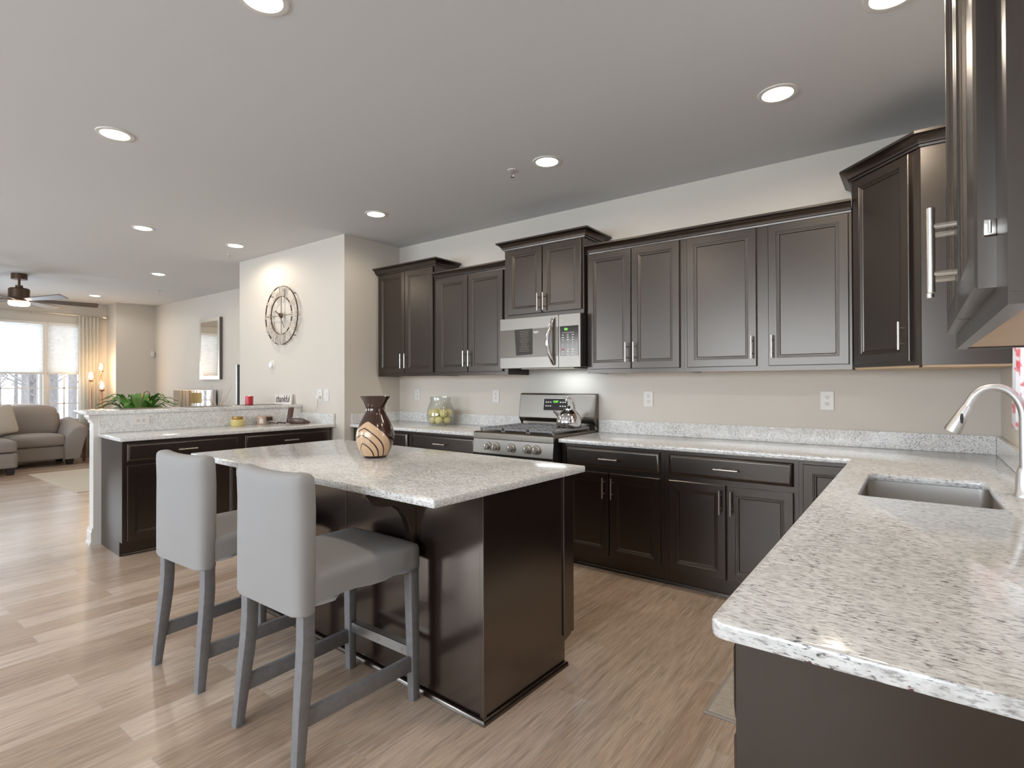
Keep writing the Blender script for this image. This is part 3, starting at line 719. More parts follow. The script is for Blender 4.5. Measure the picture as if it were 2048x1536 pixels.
# display of the backguard, follows its slope
sl = atan2(.025, .180)
def onbg(x, t, off): return Matrix.Translation((x, .600 + t * sin(sl) - off * cos(sl), 1.035 + t * cos(sl) + off * sin(sl))) @ Matrix.Rotation(pi / 2 - sl, 4, 'X')
g = G().box(-.120, .120, -.050, .050, 0, .003, .002).xf(onbg(.0, .098, 0)); dp = g.build('display', 'black_gloss', r, 0)
G().box(-.125, .125, -.055, .055, -.001, .0015, .002).xf(onbg(0, .098, 0)).build('display_trim', 'chrome', r, 0)
text('clock_digits', '12:07', .024, 'green_led', onbg(0, .122, .0035), dp)
g = G()
for row in (.118, .085):
    for x in (-.095, -.073, -.05, .05, .075, .098):
        g.bm.verts.ensure_lookup_table(); q = G().box(-.007, .007, -.004, .004, 0, .0006).xf(onbg(x, row, .0032)); me = bpy.data.meshes.new('t'); q.bm.to_mesh(me); g.bm.from_mesh(me); bpy.data.meshes.remove(me)
g.build('button_marks', 'print_white', dp, 0)

# kettle
r = thing('tea_kettle', 'shiny steel dome kettle on the right rear stove burner', 'kettle', (-2.235, 3.735, .9655))
G().lathe([(0, 0), (.088, 0), (.096, .008), (.101, .03), (.100, .055), (.090, .088), (.070, .116), (.048, .132), (.046, .137), (.040, .142), (.018, .150), (0, .151)], seg=40).build('body', 'chrome', r)
G().lathe([(0, .150), (.010, .151), (.012, .160), (.008, .168), (0, .170)], seg=16).build('lid_knob', 'black_matte', r)
G().tube([(.02, .055, .128), (.02, .052, .17), (.015, .03, .212), (.010, -.005, .236), (.006, -.04, .230), (.004, -.055, .205)], [.008, .008, .011, .012, .012, .010], 12).build('handle', 'chrome', r)
G().tube([(-.055, -.05, .085), (-.078, -.068, .115), (-.092, -.08, .13)], [.018, .013, .011], 12).build('spout', 'chrome', r)

# ------------------------------------------------------------------ microwave
r = thing('microwave', 'stainless over-the-range microwave below the short raised cabinet', 'microwave', (-2.428, 3.585, 1.437)); W = .385
G().box(-W + .003, W - .003, .035, YB - 3.585 - .003, .004, .412).build('body', 'black_matte', r, 0)
md = G().box(-W, .190, 0, .034, 0, .412, .003).build('door', 'steel', r, 0)
G().box(-W + .0005, .188, -.003, .002, .088, .318).build('window', 'window_black', md, 0)
mp = G().box(.192, W, 0, .034, 0, .412, .003).build('control_panel', 'steel', r, 0)
G().box(.205, W - .018, -.003, .002, .088, .318).build('keypad', 'black_gloss', mp, 0)
front = lambda x, z: Matrix.Translation((x, -.0035, z)) @ Matrix.Rotation(pi / 2, 4, 'X')
text('clock_digits', '00:', .026, 'green_led', front(.262, .293), mp)
g = G(); random.seed(3)
for i in range(9):
    for j in range(3):
        if i == 6 and j == 0: continue
        w = random.uniform(.006, .010) if i < 3 or i > 5 else .003
        g.box(.232 + j * .044 - w, .232 + j * .044 + w, -.0036, -.0028, .246 - i * .0185, .252 - i * .0185)
g.box(.222, .330, -.0036, -.0028, .266, .268); g.build('key_marks', 'print_white', mp, 0)
G().box(.222, .242, -.0036, -.0028, .132, .142).build('stop_key', 'print_red', mp, 0)
ln = G().prism([(-.232, .318), (-.215, .105), (-.052, .112), (-.052, .318)], 'y', -.0042, -.003).build('leaflet', 'black_matte', md, 0)
g = G()
for i in range(13):
    w = random.uniform(.03, .052); g.box(-.135 - w, -.135 + w, -.0046, -.0040, .300 - i * .0135, .302 - i * .0135)
g.build('leaflet_print', 'print_grey', ln, 0)
G().box(-.045, .005, -.0036, -.0028, .285, .293).box(-.035, -.008, -.0036, -.0028, .277, .280).build('badge', 'print_white', md, 0)
hp = [(.135 + .028 * sin(pi * t) * 0 - .0 + .0, -.012 - .040 * sin(pi * t), .022 + .37 * t) for t in [i / 14 for i in range(15)]]
hh = G()
hp = [(.150 - .030 * sin(pi * i / 14), -.006 - .046 * sin(pi * i / 14), .022 + .368 * i / 14) for i in range(15)]
for a, b in zip(hp, hp[1:]): pass
hh.tube(hp, [.010] + [.014] * 13 + [.010], 12); hh.build('handle', 'chrome', md)
G().box(-.20, .30, .05, .30, -.006, .003).build('vent_grille', 'steel_dark', r, 0)
G().box(-.05, .08, .22, .30, -.0075, -.0061).build('task_light', 'print_white', r, 0)
l = bpy.data.lights.new('hood_light', 'AREA'); l.shape = 'RECTANGLE'; l.size = .3; l.size_y = .1; l.energy = 1.1; l.color = (.85, .93, 1)
lo = bpy.data.objects.new('hood_light', l); C.objects.link(lo); lo.parent = r; lo.location = (.1, .26, -.012)

# ------------------------------------------------------------------ small things on the counters
r = thing('wooden_vase', 'dark brown carved vase with pale leaf pattern on the island top', 'vase', (-2.385, 1.930, ZT1 + .0003))
VP = [(0, 0), (.058, 0), (.068, .012), (.088, .05), (.100, .09), (.103, .118), (.098, .150), (.080, .195), (.060, .232), (.051, .258), (.053, .280), (.064, .305), (.082, .332), (.0795, .332), (.061, .305), (.049, .280), (.047, .258), (.056, .232), (.07, .19), (0, .17)]
vb = G().lathe(VP, seg=56).build('body', 'vase_dark', r)
def vr(z):
    for (r0, z0), (r1, z1) in zip(VP[1:12], VP[2:13]):
        if z0 <= z <= z1: return r0 + (r1 - r0) * (z - z0) / max(1e-6, z1 - z0)
    return .06
# pale inlay layered like petals that follow the body surface; view side is about -50 deg
def petal(aL, aR, apex, z0, z1, off):
    # aL, aR = angles of the lower edges, apex = angle of the tip
    g = G(); nu, nv = 16, 24; grid = []
    for j in range(nv + 1):
        v = j / nv; z = z0 + (z1 - z0) * v; k = max(0, 1 - v ** 1.9) ** .8; row = []
        for i in range(nu + 1):
            u = i / nu; th = (apex + (aL - apex) * k) * (1 - u) + (apex + (aR - apex) * k) * u
            rad = vr(z) + off; row.append(g.bm.verts.new((rad * cos(th), rad * sin(th), z)))
        grid.append(row)
    for j in range(nv):
        for i in range(nu): g.bm.faces.new((grid[j][i], grid[j][i + 1], grid[j + 1][i + 1], grid[j + 1][i]))
    return g
cen = -.68; dg = radians
for q, (aL, aR, ap_, z1) in enumerate(((-118, 60, -29, .199), (-116, 30, -36, .160), (-112, 9, -41, .124), (-58, -10, -40, .080))):
    petal(cen + dg(aL), cen + dg(aR), cen + dg(ap_), .0125, z1, .0008 + q * .0012).build('leaf_inlay', 'vase_light', vb)
    if q: petal(cen + dg(aL - 4), cen + dg(aR + 5), cen + dg(ap_), .0125, z1 + .006, .0002 + q * .0012).build('inlay_groove', 'vase_dark', vb)
# glass jar with balls
JX, JY = -3.715, 3.795
r = thing('glass_jar', 'clear glass hurricane jar holding yellow balls on the back left counter', 'jar', (JX, JY, ZT1 + .0003))
JP = [(0, 0), (.105, 0), (.116, .012), (.132, .06), (.136, .095), (.128, .15), (.108, .205), (.098, .235), (.100, .275), (.0965, .275), (.0945, .235), (.105, .203), (.124, .15), (.132, .095), (.128, .06), (.112, .016), (.10, .008), (0, .008)]
G().lathe(JP, seg=40).build('body', 'clear_glass', r)
bm0 = G().lathe([(.040 * sin(pi * i / 14), -.040 * cos(pi * i / 14)) for i in range(15)], seg=24).build('yellow_ball', 'ball_yellow', None)
pos = []
for i in range(5): pos.append((.066 * cos(2 * pi * i / 5 + .25), .066 * sin(2 * pi * i / 5 + .25), .0487))
for i in range(6): pos.append((.084 * cos(2 * pi * i / 6 + .6), .084 * sin(2 * pi * i / 6 + .6), .116))
pos.append((0, 0, .112))
nm = ['front', 'right', 'rear', 'left', 'middle']
for i, p in enumerate(pos):
    b = bm0 if i == 0 else bm0.copy()
    if i: C.objects.link(b)
    b.location = (JX + p[0], JY + p[1], ZT1 + p[2])
    a = (math.degrees(atan2(p[1], p[0])) - 36.9 + 360) % 360
    tag(b, 'pale yellow decorative ball in the clear glass jar', 'ball', 'yellow balls in the glass jar')
# items on the peninsula counter
p = pen(1.06, .50, ZT1 + .0003)
r = thing('candle_jar', 'round yellow jar candle with golden lid on the peninsula counter', 'candle', p)
G().lathe([(0, 0), (.058, 0), (.062, .006), (.063, .055), (.054, .064), (0, .064)]).build('body', 'yellow_wax', r)
G().lathe([(0, .0642), (.047, .0642), (.049, .068), (.048, .088), (.045, .091), (0, .091)]).build('lid', 'gold_lid', r)
p = pen(1.30, .52, ZT1 + .0003)
r = thing('candle_jar', 'small pink glass candle with white label on the peninsula counter', 'candle', p)
G().lathe([(0, 0), (.041, 0), (.043, .004), (.043, .086), (.040, .086), (.039, .062), (0, .060)]).build('body', 'pink_glass', r)
g = G(); ang0 = -.62
for i in range(9):
    for (a, b) in (((i - 4) * .085, (i - 3) * .085),):
        g.bm.faces.new([g.bm.verts.new((.0436 * cos(ang0 + t), .0436 * sin(ang0 + t), z)) for t, z in ((a, .015), (b, .015), (b, .068 - .004 * abs(i - 4)), (a, .068 - .004 * abs(i - 4)))])
g.build('label', 'print_white', r)
p = pen(1.585, .40, ZT1 + .0003)
r = thing('cordless_phone', 'dark cordless phone standing in its base on the peninsula counter', 'phone', p, -PA + radians(28))
ph = G().prism([(-.07, 0), (.055, 0), (.055, .018), (-.07, .055)], 'x', -.015, .135, .004).build('base', 'phone_dark', r)
ph.rotation_euler = (0, 0, 0)
G().prism([(-.069, .059), (.045, .024), (.045, .026), (-.069, .0605)], 'x', .0, .125, .0005).build('keypad', 'white_plastic', r, 0)
G().soft(-.085, -.035, -.035, .005, .004, .165, .014, (0, .004, 0), 6, lambda q: Vector((q.x, q.y + q.z * .25, q.z))).build('handset', 'phone_dark', r)
G().prism([(-.0695, .0615), (-.035, .0505), (-.035, .052), (-.0695, .063)], 'x', .01, .11, 0).build('display', 'lcd', r, 0)
g = G(); random.seed(5)
prev = Vector(pen(1.40, .575, ZT1 + .005)); pts = [prev]
for i in range(26):
    t = i / 25; pts.append(Vector(pen(1.34 + .12 * t, .46 - .12 * t, ZT1 + .006)) + Vector((.03 * sin(i * 1.1), .03 * cos(i * 1.7), .010 * (1 + sin(i * 2.3)))))
tag(g.tube(pts, .003, 6).build('tangled_cord', 'phone_dark'), 'dark tangled charger cord beside the cordless phone', 'cord')
p = pen(1.405, PW - .0315, .965)
r = thing('power_adapter', 'dark plug-in adapter block on the granite splash beside the phone', 'adapter', p, -PA)
G().box(0.0, .032, -.028, .028, -.02, .02, .004).build('body', 'phone_dark', r, 0)
# bar top items
p = pen(1.345, .90, 1.1019)
r = thing('red_candle', 'lit red glass candle on the raised bar', 'candle', p)
G().lathe([(0, 0), (.036, 0), (.039, .004), (.041, .088), (.038, .088), (.036, .055), (0, .054)]).build('body', 'red_wax', r)
G().tube([(0, 0, .055), (0, 0, .066), (0, 0, .078), (0, 0, .090)], [.004, .011, .008, .001], 10).build('flame', 'flame', r)
p = pen(1.66, .80, 1.0988)
r = thing('word_sign', 'small white block sign reading thankful on the raised bar', 'sign', p, radians(32))
G().prism([(-.012, 0), (.022, 0), (.030, .104), (.006, .104)], 'x', -.096, .096, .002).build('block', 'white_plastic', r, 0)
text('lettering', 'thankful', .086, 'phone_dark', Matrix.Translation((0, -.0045, .054)) @ Matrix.Rotation(pi / 2 - .17, 4, 'X') @ Matrix.Diagonal((1, 1.25, 1, 1)), r, .0015, .55, shear=.08)
for s_, lb in ((.36, 'thin dark placemat on the raised bar in front of the plant'), (.90, 'thin dark placemat in the middle of the raised bar'), (1.40, 'thin dark placemat under the red candle on the raised bar')):
    r = thing('placemat', lb, 'placemat', pen(s_, .82, 1.0987), -PA, 'placemats on the raised bar')
    G().box(-.13, .13, -.19, .19, 0, .003, .001).build('mat', 'mirror_frame', r, 0)

# ------------------------------------------------------------------ outlets and switches
def outlet(label, M, sock='duplex', wide=False, group='wall outlets along the kitchen counters'):
    nmn = {'duplex': 'wall_outlet', 'switch': 'wall_switch'}[sock]
    r = thing(nmn, label, 'outlet' if sock == 'duplex' else 'switch'); r.matrix_world = M; r['group'] = group
    w, h = (.038, .060)
    if wide: w, h = h + .005, w
    G().box(-w, w, -.006, 0, -h, h, .002).build('plate', 'white_plastic', r, 0)
    if sock == 'duplex':
        for k in (-1, 1):
            cx, cz = (0, .020 * k) if not wide else (.022 * k, 0)
            s = G().box(cx - .0145, cx + .0145, -.0075, -.005, cz - .0125, cz + .0125, .002).build('socket', 'white_trim', r, 0)
            G().box(cx - .007, cx - .0045, -.0079, -.007, cz - .001, cz + .008).box(cx + .0045, cx + .007, -.0079, -.007, cz - .001, cz + .008).box(cx - .0025, cx + .0025, -.0079, -.007, cz - .009, cz - .005).build('slots', 'dark_slot', s, 0)
    else: G().box(-.016, .016, -.009, -.005, -.033, .033, .002).build('rocker', 'white_trim', r, 0)
    return r
T_ = Matrix.Translation
outlet('white wall outlet above the glass jar of yellow balls', T_((-4.254, YB, 1.200)))
outlet('white wall outlet just left of the stove backguard', T_((-3.193, YB, 1.195)))
outlet('white wall outlet right of the stove, below the two-door wall cabinet', T_((-1.680, YB, 1.190)))
outlet('white wall outlet at the right, nearest the faucet', T_((-.473, YB, 1.198)))
Mp = T_(pen(.295, PW - .020, 1.005)) @ Matrix.Rotation(pi / 2 - PA, 4, 'Z')
outlet('white horizontal outlet in the granite splash at the peninsula end', Mp, wide=True)
outlet('white horizontal outlet in the granite splash behind the pink candle', T_(pen(1.40, PW - .020, .990)) @ Matrix.Rotation(pi / 2 - PA, 4, 'Z'), wide=True)
oc = outlet('white outlet with a charger plugged in on the clock wall', T_((-4.945, YC, 1.200)))
outlet('white rocker switch on the clock wall beside the plugged-in charger', T_((-4.830, YC, 1.200)), 'switch')
tag(G().box(-4.965, -4.925, YC - .034, YC - .008, 1.160, 1.195, .004).build('plug_charger', 'white_plastic'), 'white charger plugged into the clock wall outlet', 'charger')
tag(G().tube([(-4.955, YC - .022, 1.158), (-4.962, YC - .02, 1.11), (-4.970, YC - .03, 1.05), (-4.972, YC - .04, 1.018)], .0022, 6).build('charger_cable', 'mat_edge'), 'thin grey cable hanging from the clock wall charger', 'cord')
r = thing('thermostat', 'round white thermostat on the wall below the clock', 'thermostat', (-5.865, YC, 1.535))
G().lathe([(0, 0), (.052, 0), (.052, .006), (.04, .010), (.038, .024), (.034, .028), (0, .028)], seg=32).xf(Matrix.Rotation(pi / 2, 4, 'X')).build('body', 'white_plastic', r)
G().box(-.016, .012, -.0295, -.0278, -.012, .016, .002).build('display', 'silver_frame', r, 0)
r = thing('motion_sensor', 'small white motion sensor high in the far living room corner', 'sensor', (-11.618, 4.130, 1.89))
G().box(0, .04, -.03, .03, -.05, .05, .008).build('body', 'white_plastic', r)

# ------------------------------------------------------------------ clock
r = thing('wall_clock', 'large round skeleton clock with roman numerals on the wall', 'clock', (-5.620, YC - .030, 2.072))
def ring(rad, t, y0=-.012, y1=0.0, seg=72):
    g = G(); rs = []
    for i in range(seg):
        a = 2 * pi * i / seg; rs.append([g.bm.verts.new((q * cos(a), y, q * sin(a))) for q, y in ((rad, y0), (rad + t, y0), (rad + t, y1), (rad, y1))])
    for i in range(seg):
        a, b = rs[i], rs[(i + 1) % seg]
        for k in range(4): g.bm.faces.new((a[k], a[(k + 1) % 4], b[(k + 1) % 4], b[k]))
    bmesh.ops.recalc_face_normals(g.bm, faces=list(g.bm.faces)); return g
ring(.319, .007).build('outer_ring', 'clock_dark', r); ring(.206, .006).build('inner_ring', 'clock_dark', r)
def stroke(g, x0, r0, x1, r1, th, w=.011, y0=-.018, y1=-.012):
    # bar between local (x, radius) points, rotated to clock angle th (0 = 12)
    def P(x, q): return Vector((x * cos(th) + q * sin(th), 0, -x * sin(th) + q * cos(th)))
    a, b = P(x0, r0), P(x1, r1); t = (b - a).normalized(); n = Vector((t.z, 0, -t.x)) * w / 2
    pts = [a - n, a + n, b + n, b - n]
    g.prism([(q.x, q.z) for q in pts], 'y', y0, y1)
ROM = ['XII', 'I', 'II', 'III', 'IIII', 'V', 'VI', 'VII', 'VIII', 'IX', 'X', 'XI']
for k, s in enumerate(ROM):
    th = 2 * pi * k / 12; g = G(); wid = {'I': .020, 'V': .040, 'X': .040}; tot = sum(wid[c] for c in s); x = -tot / 2
    for c in s:
        m = x + wid[c] / 2
        if c == 'I': stroke(g, m, .208, m, .325, th)
        elif c == 'V': stroke(g, m - .016, .325, m, .208, th); stroke(g, m + .016, .325, m, .208, th, .006)
        else: stroke(g, m - .016, .325, m + .016, .208, th); stroke(g, m + .016, .325, m - .016, .208, th, .006)
        x += wid[c]
    stroke(g, -tot / 2, .212, tot / 2, .212, th, .006); stroke(g, -tot / 2, .321, tot / 2, .321, th, .006)
    g.build('numeral', 'clock_numeral', r, 0)
g = G().box(-.004, .004, -.010, -.002, -.322, .322).box(-.322, .322, -.010, -.002, -.004, .004); g.build('cross_bars', 'clock_metal', r, 0)
G().lathe([(0, 0), (.030, 0), (.030, .012), (.022, .020), (0, .022)], seg=24).xf(T_((0, -.002, 0)) @ Matrix.Rotation(pi / 2, 4, 'X')).build('hub', 'clock_dark', r)
for nm_, th, L, w in (('hour_hand', radians(-58), .10, .012), ('minute_hand', radians(146), .17, .008)):
    g = G(); stroke(g, 0, -.03, 0, L, th, w, -.028, -.025); g.build(nm_, 'clock_dark', r, 0)
for a in (45, 135, 225, 315): G().cyl((.322 * cos(radians(a)), 0, .322 * sin(radians(a))), (.322 * cos(radians(a)), .029, .322 * sin(radians(a))), .005, 8).build('wall_pin', 'clock_dark', r)

# ------------------------------------------------------------------ ceiling lights and sprinklers
LP = [(-2.013, 1.090, 'recessed ceiling light at the top edge left of centre', 1), (-3.801, 1.155, 'recessed ceiling light on the left above the peninsula', 1),
      (-5.878, 2.011, 'recessed ceiling light beyond the left one, toward the fan', 1), (-5.841, 2.863, 'recessed ceiling light shining on the wall clock', 1),
      (-8.164, 2.976, 'recessed ceiling light in the living room between fan and clock wall', 1), (-10.963, 3.054, 'farthest recessed ceiling light beside the curtain', 1),
      (-3.788, 3.075, 'recessed ceiling light above the left wall cabinets', 1), (-1.983, 3.040, 'recessed ceiling light in front of the microwave cabinet', 1),
      (-.572, 3.042, 'recessed ceiling light in front of the corner cabinet', 1), (-.075, 2.530, 'recessed ceiling light at the top right edge', 1),
      (-.30, 1.10, 'unseen recessed ceiling light added above the near end of the right counter', 1)]  # out of view; added along the lamp row to brighten counter and aisle
L0 = None
for i, (x, y, lb, s) in enumerate(LP):
    if L0 is None:
        L0 = thing('recessed_light', lb, 'ceiling light', (x, y, ZC), 0, 'recessed lights in the ceiling')
        G().lathe([(.072, -.001), (.074, -.006), (.094, -.005), (.096, -.0005)], seg=40).build('trim_ring', 'white_trim', L0)
        G().lathe([(0, -.016), (.03, -.014), (.055, -.009), (.073, -.0035), (.073, -.001)], seg=40).build('lens', 'lens', L0)
        lt = bpy.data.lights.new('lamp', 'SPOT'); lt.spot_size = radians(179); lt.spot_blend = .42; lt.shadow_soft_size = .07; lt.energy = 20; lt.color = (1, .87, .72)
        lo = bpy.data.objects.new('lamp', lt); C.objects.link(lo); lo.parent = L0; lo.location = (0, 0, -.03)
    else:
        c = dup(L0); c.location = (x, y, ZC); c['label'] = lb
for x, y, lb in ((-2.253, 3.016, 'small fire sprinkler on the kitchen ceiling'), (-6.30, 3.02, 'small fire sprinkler on the ceiling near the clock wall'), (-9.6, 3.50, 'small fire sprinkler on the living room ceiling')):
    r = thing('fire_sprinkler', lb, 'sprinkler', (x, y, ZC), 0, 'fire sprinklers on the ceiling')
    G().lathe([(.012, -.001), (.034, -.002), (.036, -.0005), (.03, -.006), (.012, -.007)], seg=24).build('escutcheon', 'white_trim', r)
    G().cyl((0, 0, -.002), (0, 0, -.02), .009, 12).tube([(-.010, 0, -.02), (-.012, 0, -.035), (0, 0, -.048)], .0025, 8).tube([(.010, 0, -.02), (.012, 0, -.035), (0, 0, -.048)], .0025, 8).lathe([(0, -.052), (.014, -.051), (.014, -.048), (0, -.048)], seg=16).build('head', 'nickel', r)

# ------------------------------------------------------------------ ceiling fan
r = thing('ceiling_fan', 'dark bronze ceiling fan with lit lamp in the living room', 'fan', (-9.62, 1.845, ZC))
G().lathe([(0, 0), (.085, 0), (.085, -.075), (0, -.075)], seg=28).build('canopy', 'bronze', r)
G().cyl((0, 0, -.07), (0, 0, -.17), .014).build('downrod', 'bronze', r)
G().lathe([(0, -.155), (.04, -.155), (.04, -.185), (.10, -.195), (.112, -.21), (.112, -.36), (.10, -.372), (0, -.372)], seg=36).build('motor', 'bronze', r)
G().lathe([(.112, -.373), (.112, -.41), (.095, -.425), (0, -.428)], seg=36).build('lamp', 'fan_lens', r)
for k in range(6):
    a = radians(20 + 60 * k); M = Matrix.Rotation(a, 4, 'Z') @ T_((0, 0, -.345)) @ Matrix.Rotation(radians(-20), 4, 'X')
    G().prism([(.10, -.03), (.82, -.060), (.845, -.045), (.845, .05), (.82, .062), (.10, .03)], 'z', -.006, .006).xf(M).build('blade', 'fan_blade', r, 0)

# ------------------------------------------------------------------ living room window dressing
for a0, a1, lb in ((2.69, 3.18, 'white pleated shade on the right pane of the living room window'), (1.57, 2.63, 'white pleated shade on the middle pane of the living room window'), (.06, 1.49, 'white pleated shade on the left visible pane of the living room window')):
    r = thing('cellular_shade', lb, 'window shade', (XL + .0, (a0 + a1) / 2, 1.50), 0, 'pleated shades on the living room window')
    h = (a1 - a0) / 2; g = G(); n = 22; z0, z1 = .03, .86; pts = []
    for i in range(n * 2 + 1): pts.append((.012 + (.012 if i % 2 else 0), z0 + (z1 - z0) * i / (2 * n)))
    poly = pts + [(-.004, z1), (-.004, z0)]
    g.prism(poly, 'y', -h, h).build('pleats', 'cellular_shade', r, 0)
    G().box(-.012, .034, -h, h, .0, .029, .004).build('bottom_rail', 'white_trim', r, 0)
    G().box(-.012, .034, -h, h, .861, .90, .004).build('head_rail', 'white_trim', r, 0)
r = thing('curtain_rod', 'thin metal curtain rod above the living room window', 'curtain rod', (XL + .08, 1.6, 2.555))
G().cyl((0, -3.3, 0), (0, 1.86, 0), .011, 12).build('rod', 'nickel', r)
G().lathe([(.012, 0), (.018, .01), (.030, .05), (.034, .07), (0, .072)], seg=18).xf(T_((0, 1.85, 0)) @ Matrix.Rotation(-pi / 2, 4, 'X')).build('finial', 'nickel', r)
for y in (-2.0, .88): G().box(-.079, .008, y - .008, y + .008, -.012, -.0005).build('bracket', 'nickel', r, 0)
g = G(); rows = []; ny = 56
for z in (2.535, 2.0, 1.3, .6, .03):
    row = []
    for i in range(ny + 1):
        y = 3.10 + .33 * i / ny; row.append(g.bm.verts.new((XL + .085 + .033 * sin(i / ny * 2 * pi * 6), y, z)))
    rows.append(row)
for a, b in zip(rows, rows[1:]):
    for i in range(ny): g.bm.faces.new((a[i], a[i + 1], b[i + 1], b[i]))
sol = bmesh.ops.solidify(g.bm, geom=list(g.bm.faces), thickness=.004)
tag(g.build('window_curtain', 'curtain_cloth', smooth=80), 'long pale curtain hanging at the right of the living room window', 'curtain')

# floor lamp
r = thing('floor_lamp', 'lit three-headed floor lamp in the living room corner', 'floor lamp', (-11.70, 3.32, 0))
G().lathe([(0, 0), (.14, 0), (.14, .015), (.02, .03), (0, .03)], seg=28).build('base', 'copper', r)
for dx, dy, z in ((.02, .02, 1.53), (0, -.115, 1.37), (.05, .03, 1.20)):
    st = G().tube([(0, 0, .02), (dx * .5, dy * .5, .5), (dx, dy, .95), (dx, dy, z)], .011, 10).build('pole', 'copper', r)
    G().lathe([(.0, z - .005), (.02, z - .004), (.045, z + .018), (.045, z + .028), (0, z + .028)], (dx, dy, 0), 20).build('socket_cup', 'copper', r)
    G().lathe([(.052, z + .029), (.056, z + .17), (.053, z + .17), (.049, z + .032)], (dx, dy, 0), 24).build('glass_shade', 'lamp_glass', r)
    G().lathe([(0, z + .03), (.014, z + .04), (.030, z + .085), (.022, z + .12), (0, z + .13)], (dx, dy, 0), 18).build('bulb', 'bulb', r)
    l = bpy.data.lights.new('lamp_glow', 'POINT'); l.energy = 4.5; l.color = (1, .70, .44); l.shadow_soft_size = .03
    lo = bpy.data.objects.new('lamp_glow', l); C.objects.link(lo); lo.parent = r; lo.location = (dx, dy, z + .145)

# sofa, chaise end at the left
r = thing('sofa', 'grey upholstered sofa below the living room window', 'sofa', (-11.45, 1.6, 0))
G().soft(-.40, .26, -1.6, 1.14, .10, .32, .03, (0, 0, 0), 8).build('base', 'sofa_cloth', r, 60)
G().soft(-.52, -.30, -1.6, 1.2, .10, .86, .08, (0, 0, .02), 8).build('back', 'sofa_cloth', r, 60)
ap = [(-.50, .10)]
def arm(y0, y1, sg):
    # flared rolled arm: profile in (y,z), swept along x with the top falling to the front
    pr = [(0, .10), (.20, .10), (.235, .22), (.27, .40), (.315, .54), (.325, .60), (.29, .645), (.22, .655), (.12, .62), (.05, .52), (.0, .42)]
    g = G(); cols = []
    for x, f in ((-.50, 1.18), (-.30, 1.14), (-.10, 1.07), (.10, 1.0), (.25, .97), (.29, .94), (.31, .88)):
        k = 1 if x < .27 else (.97 if x < .30 else .9)
        cols.append([g.bm.verts.new((x, y0 + sg * ((yy - .15) * k + .15), .10 + (z - .10) * f)) for yy, z in pr])
    n = len(pr)
    for a, b in zip(cols, cols[1:]):
        for i in range(n): g.bm.faces.new((a[i], b[i], b[(i + 1) % n], a[(i + 1) % n]))
    g.bm.faces.new(cols[0]); g.bm.faces.new(cols[-1][::-1]); bmesh.ops.recalc_face_normals(g.bm, faces=list(g.bm.faces)); return g
arm(1.10, 1.4, 1).build('arm', 'sofa_cloth', r, 50)
G().soft(-.34, .29, .42, 1.12, .325, .50, .05, (.01, 0, .03), 8).build('seat_cushion', 'sofa_cloth', r, 60)
G().soft(-.34, .92, -.42, .415, .325, .50, .05, (.01, 0, .03), 8).build('chaise_cushion', 'sofa_cloth', r, 60)
G().soft(.20, .92, -.42, .415, .10, .32, .03, (0, 0, 0), 8).build('chaise_base', 'sofa_cloth', r, 60)
G().soft(-.42, -.16, .30, 1.15, .47, .955, .10, (.05, 0, .03), 9, lambda q: Vector((q.x - (q.z - .5) * .2, q.y, q.z))).build('back_cushion', 'sofa_cloth', r, 60)
G().soft(-.42, -.16, -.58, .29, .47, .955, .10, (.05, 0, .03), 9, lambda q: Vector((q.x - (q.z - .5) * .2, q.y, q.z))).build('back_cushion', 'sofa_cloth', r, 60)
for x, y in ((.16, 1.20), (-.42, 1.20), (.84, .34), (.84, -.34), (.16, -1.4)): G().beam((x, y, .105), (x, y, 0), .10, .10, .075, .075).build('foot', 'black_matte', r, 0)
r = thing('throw_pillow', 'beige throw pillow leaning on the sofa', 'pillow', (-11.27, 1.93, .545))
G().soft(-.05, .05, -.24, .24, 0, .44, .045, (.07, 0, 0), 9, lambda q: Vector((q.x - (q.z) * .30, q.y, q.z))).xf(Matrix.Rotation(radians(9), 4, 'X')).build('cushion', 'cushion_cloth', r, 60)
# side table
r = thing('side_table', 'small brown wooden side table beside the sofa arm', 'table', (-11.30, 3.17, 0))
G().box(-.22, .22, -.15, .15, .53, .56, .008).build('top', 'walnut', r)
for x in (-.18, .18):
    for y in (-.12, .12): G().beam((x, y, .53), (x, y, 0), .045, .045, .032, .032).build('leg', 'walnut', r, 0)
# rugs
r = thing('area_rug', 'cream woven rug on the living room floor', 'rug', (-9.28, 2.86, 0))
G().box(-1.11, 1.11, -.76, .76, .0005, .010, .002).build('pile', 'rug_cream', r, 0)
r = thing('kitchen_mat', 'beige textured mat on the floor by the sink cabinets', 'mat', (-.335, 2.62, 0))
G().box(-.36, .13, -.43, .43, .0005, .008, .002).build('border', 'mat_edge', r, 0)
G().box(-.345, .115, -.415, .415, .0081, .011, .001).build('pile', 'mat_grey', r, 0)

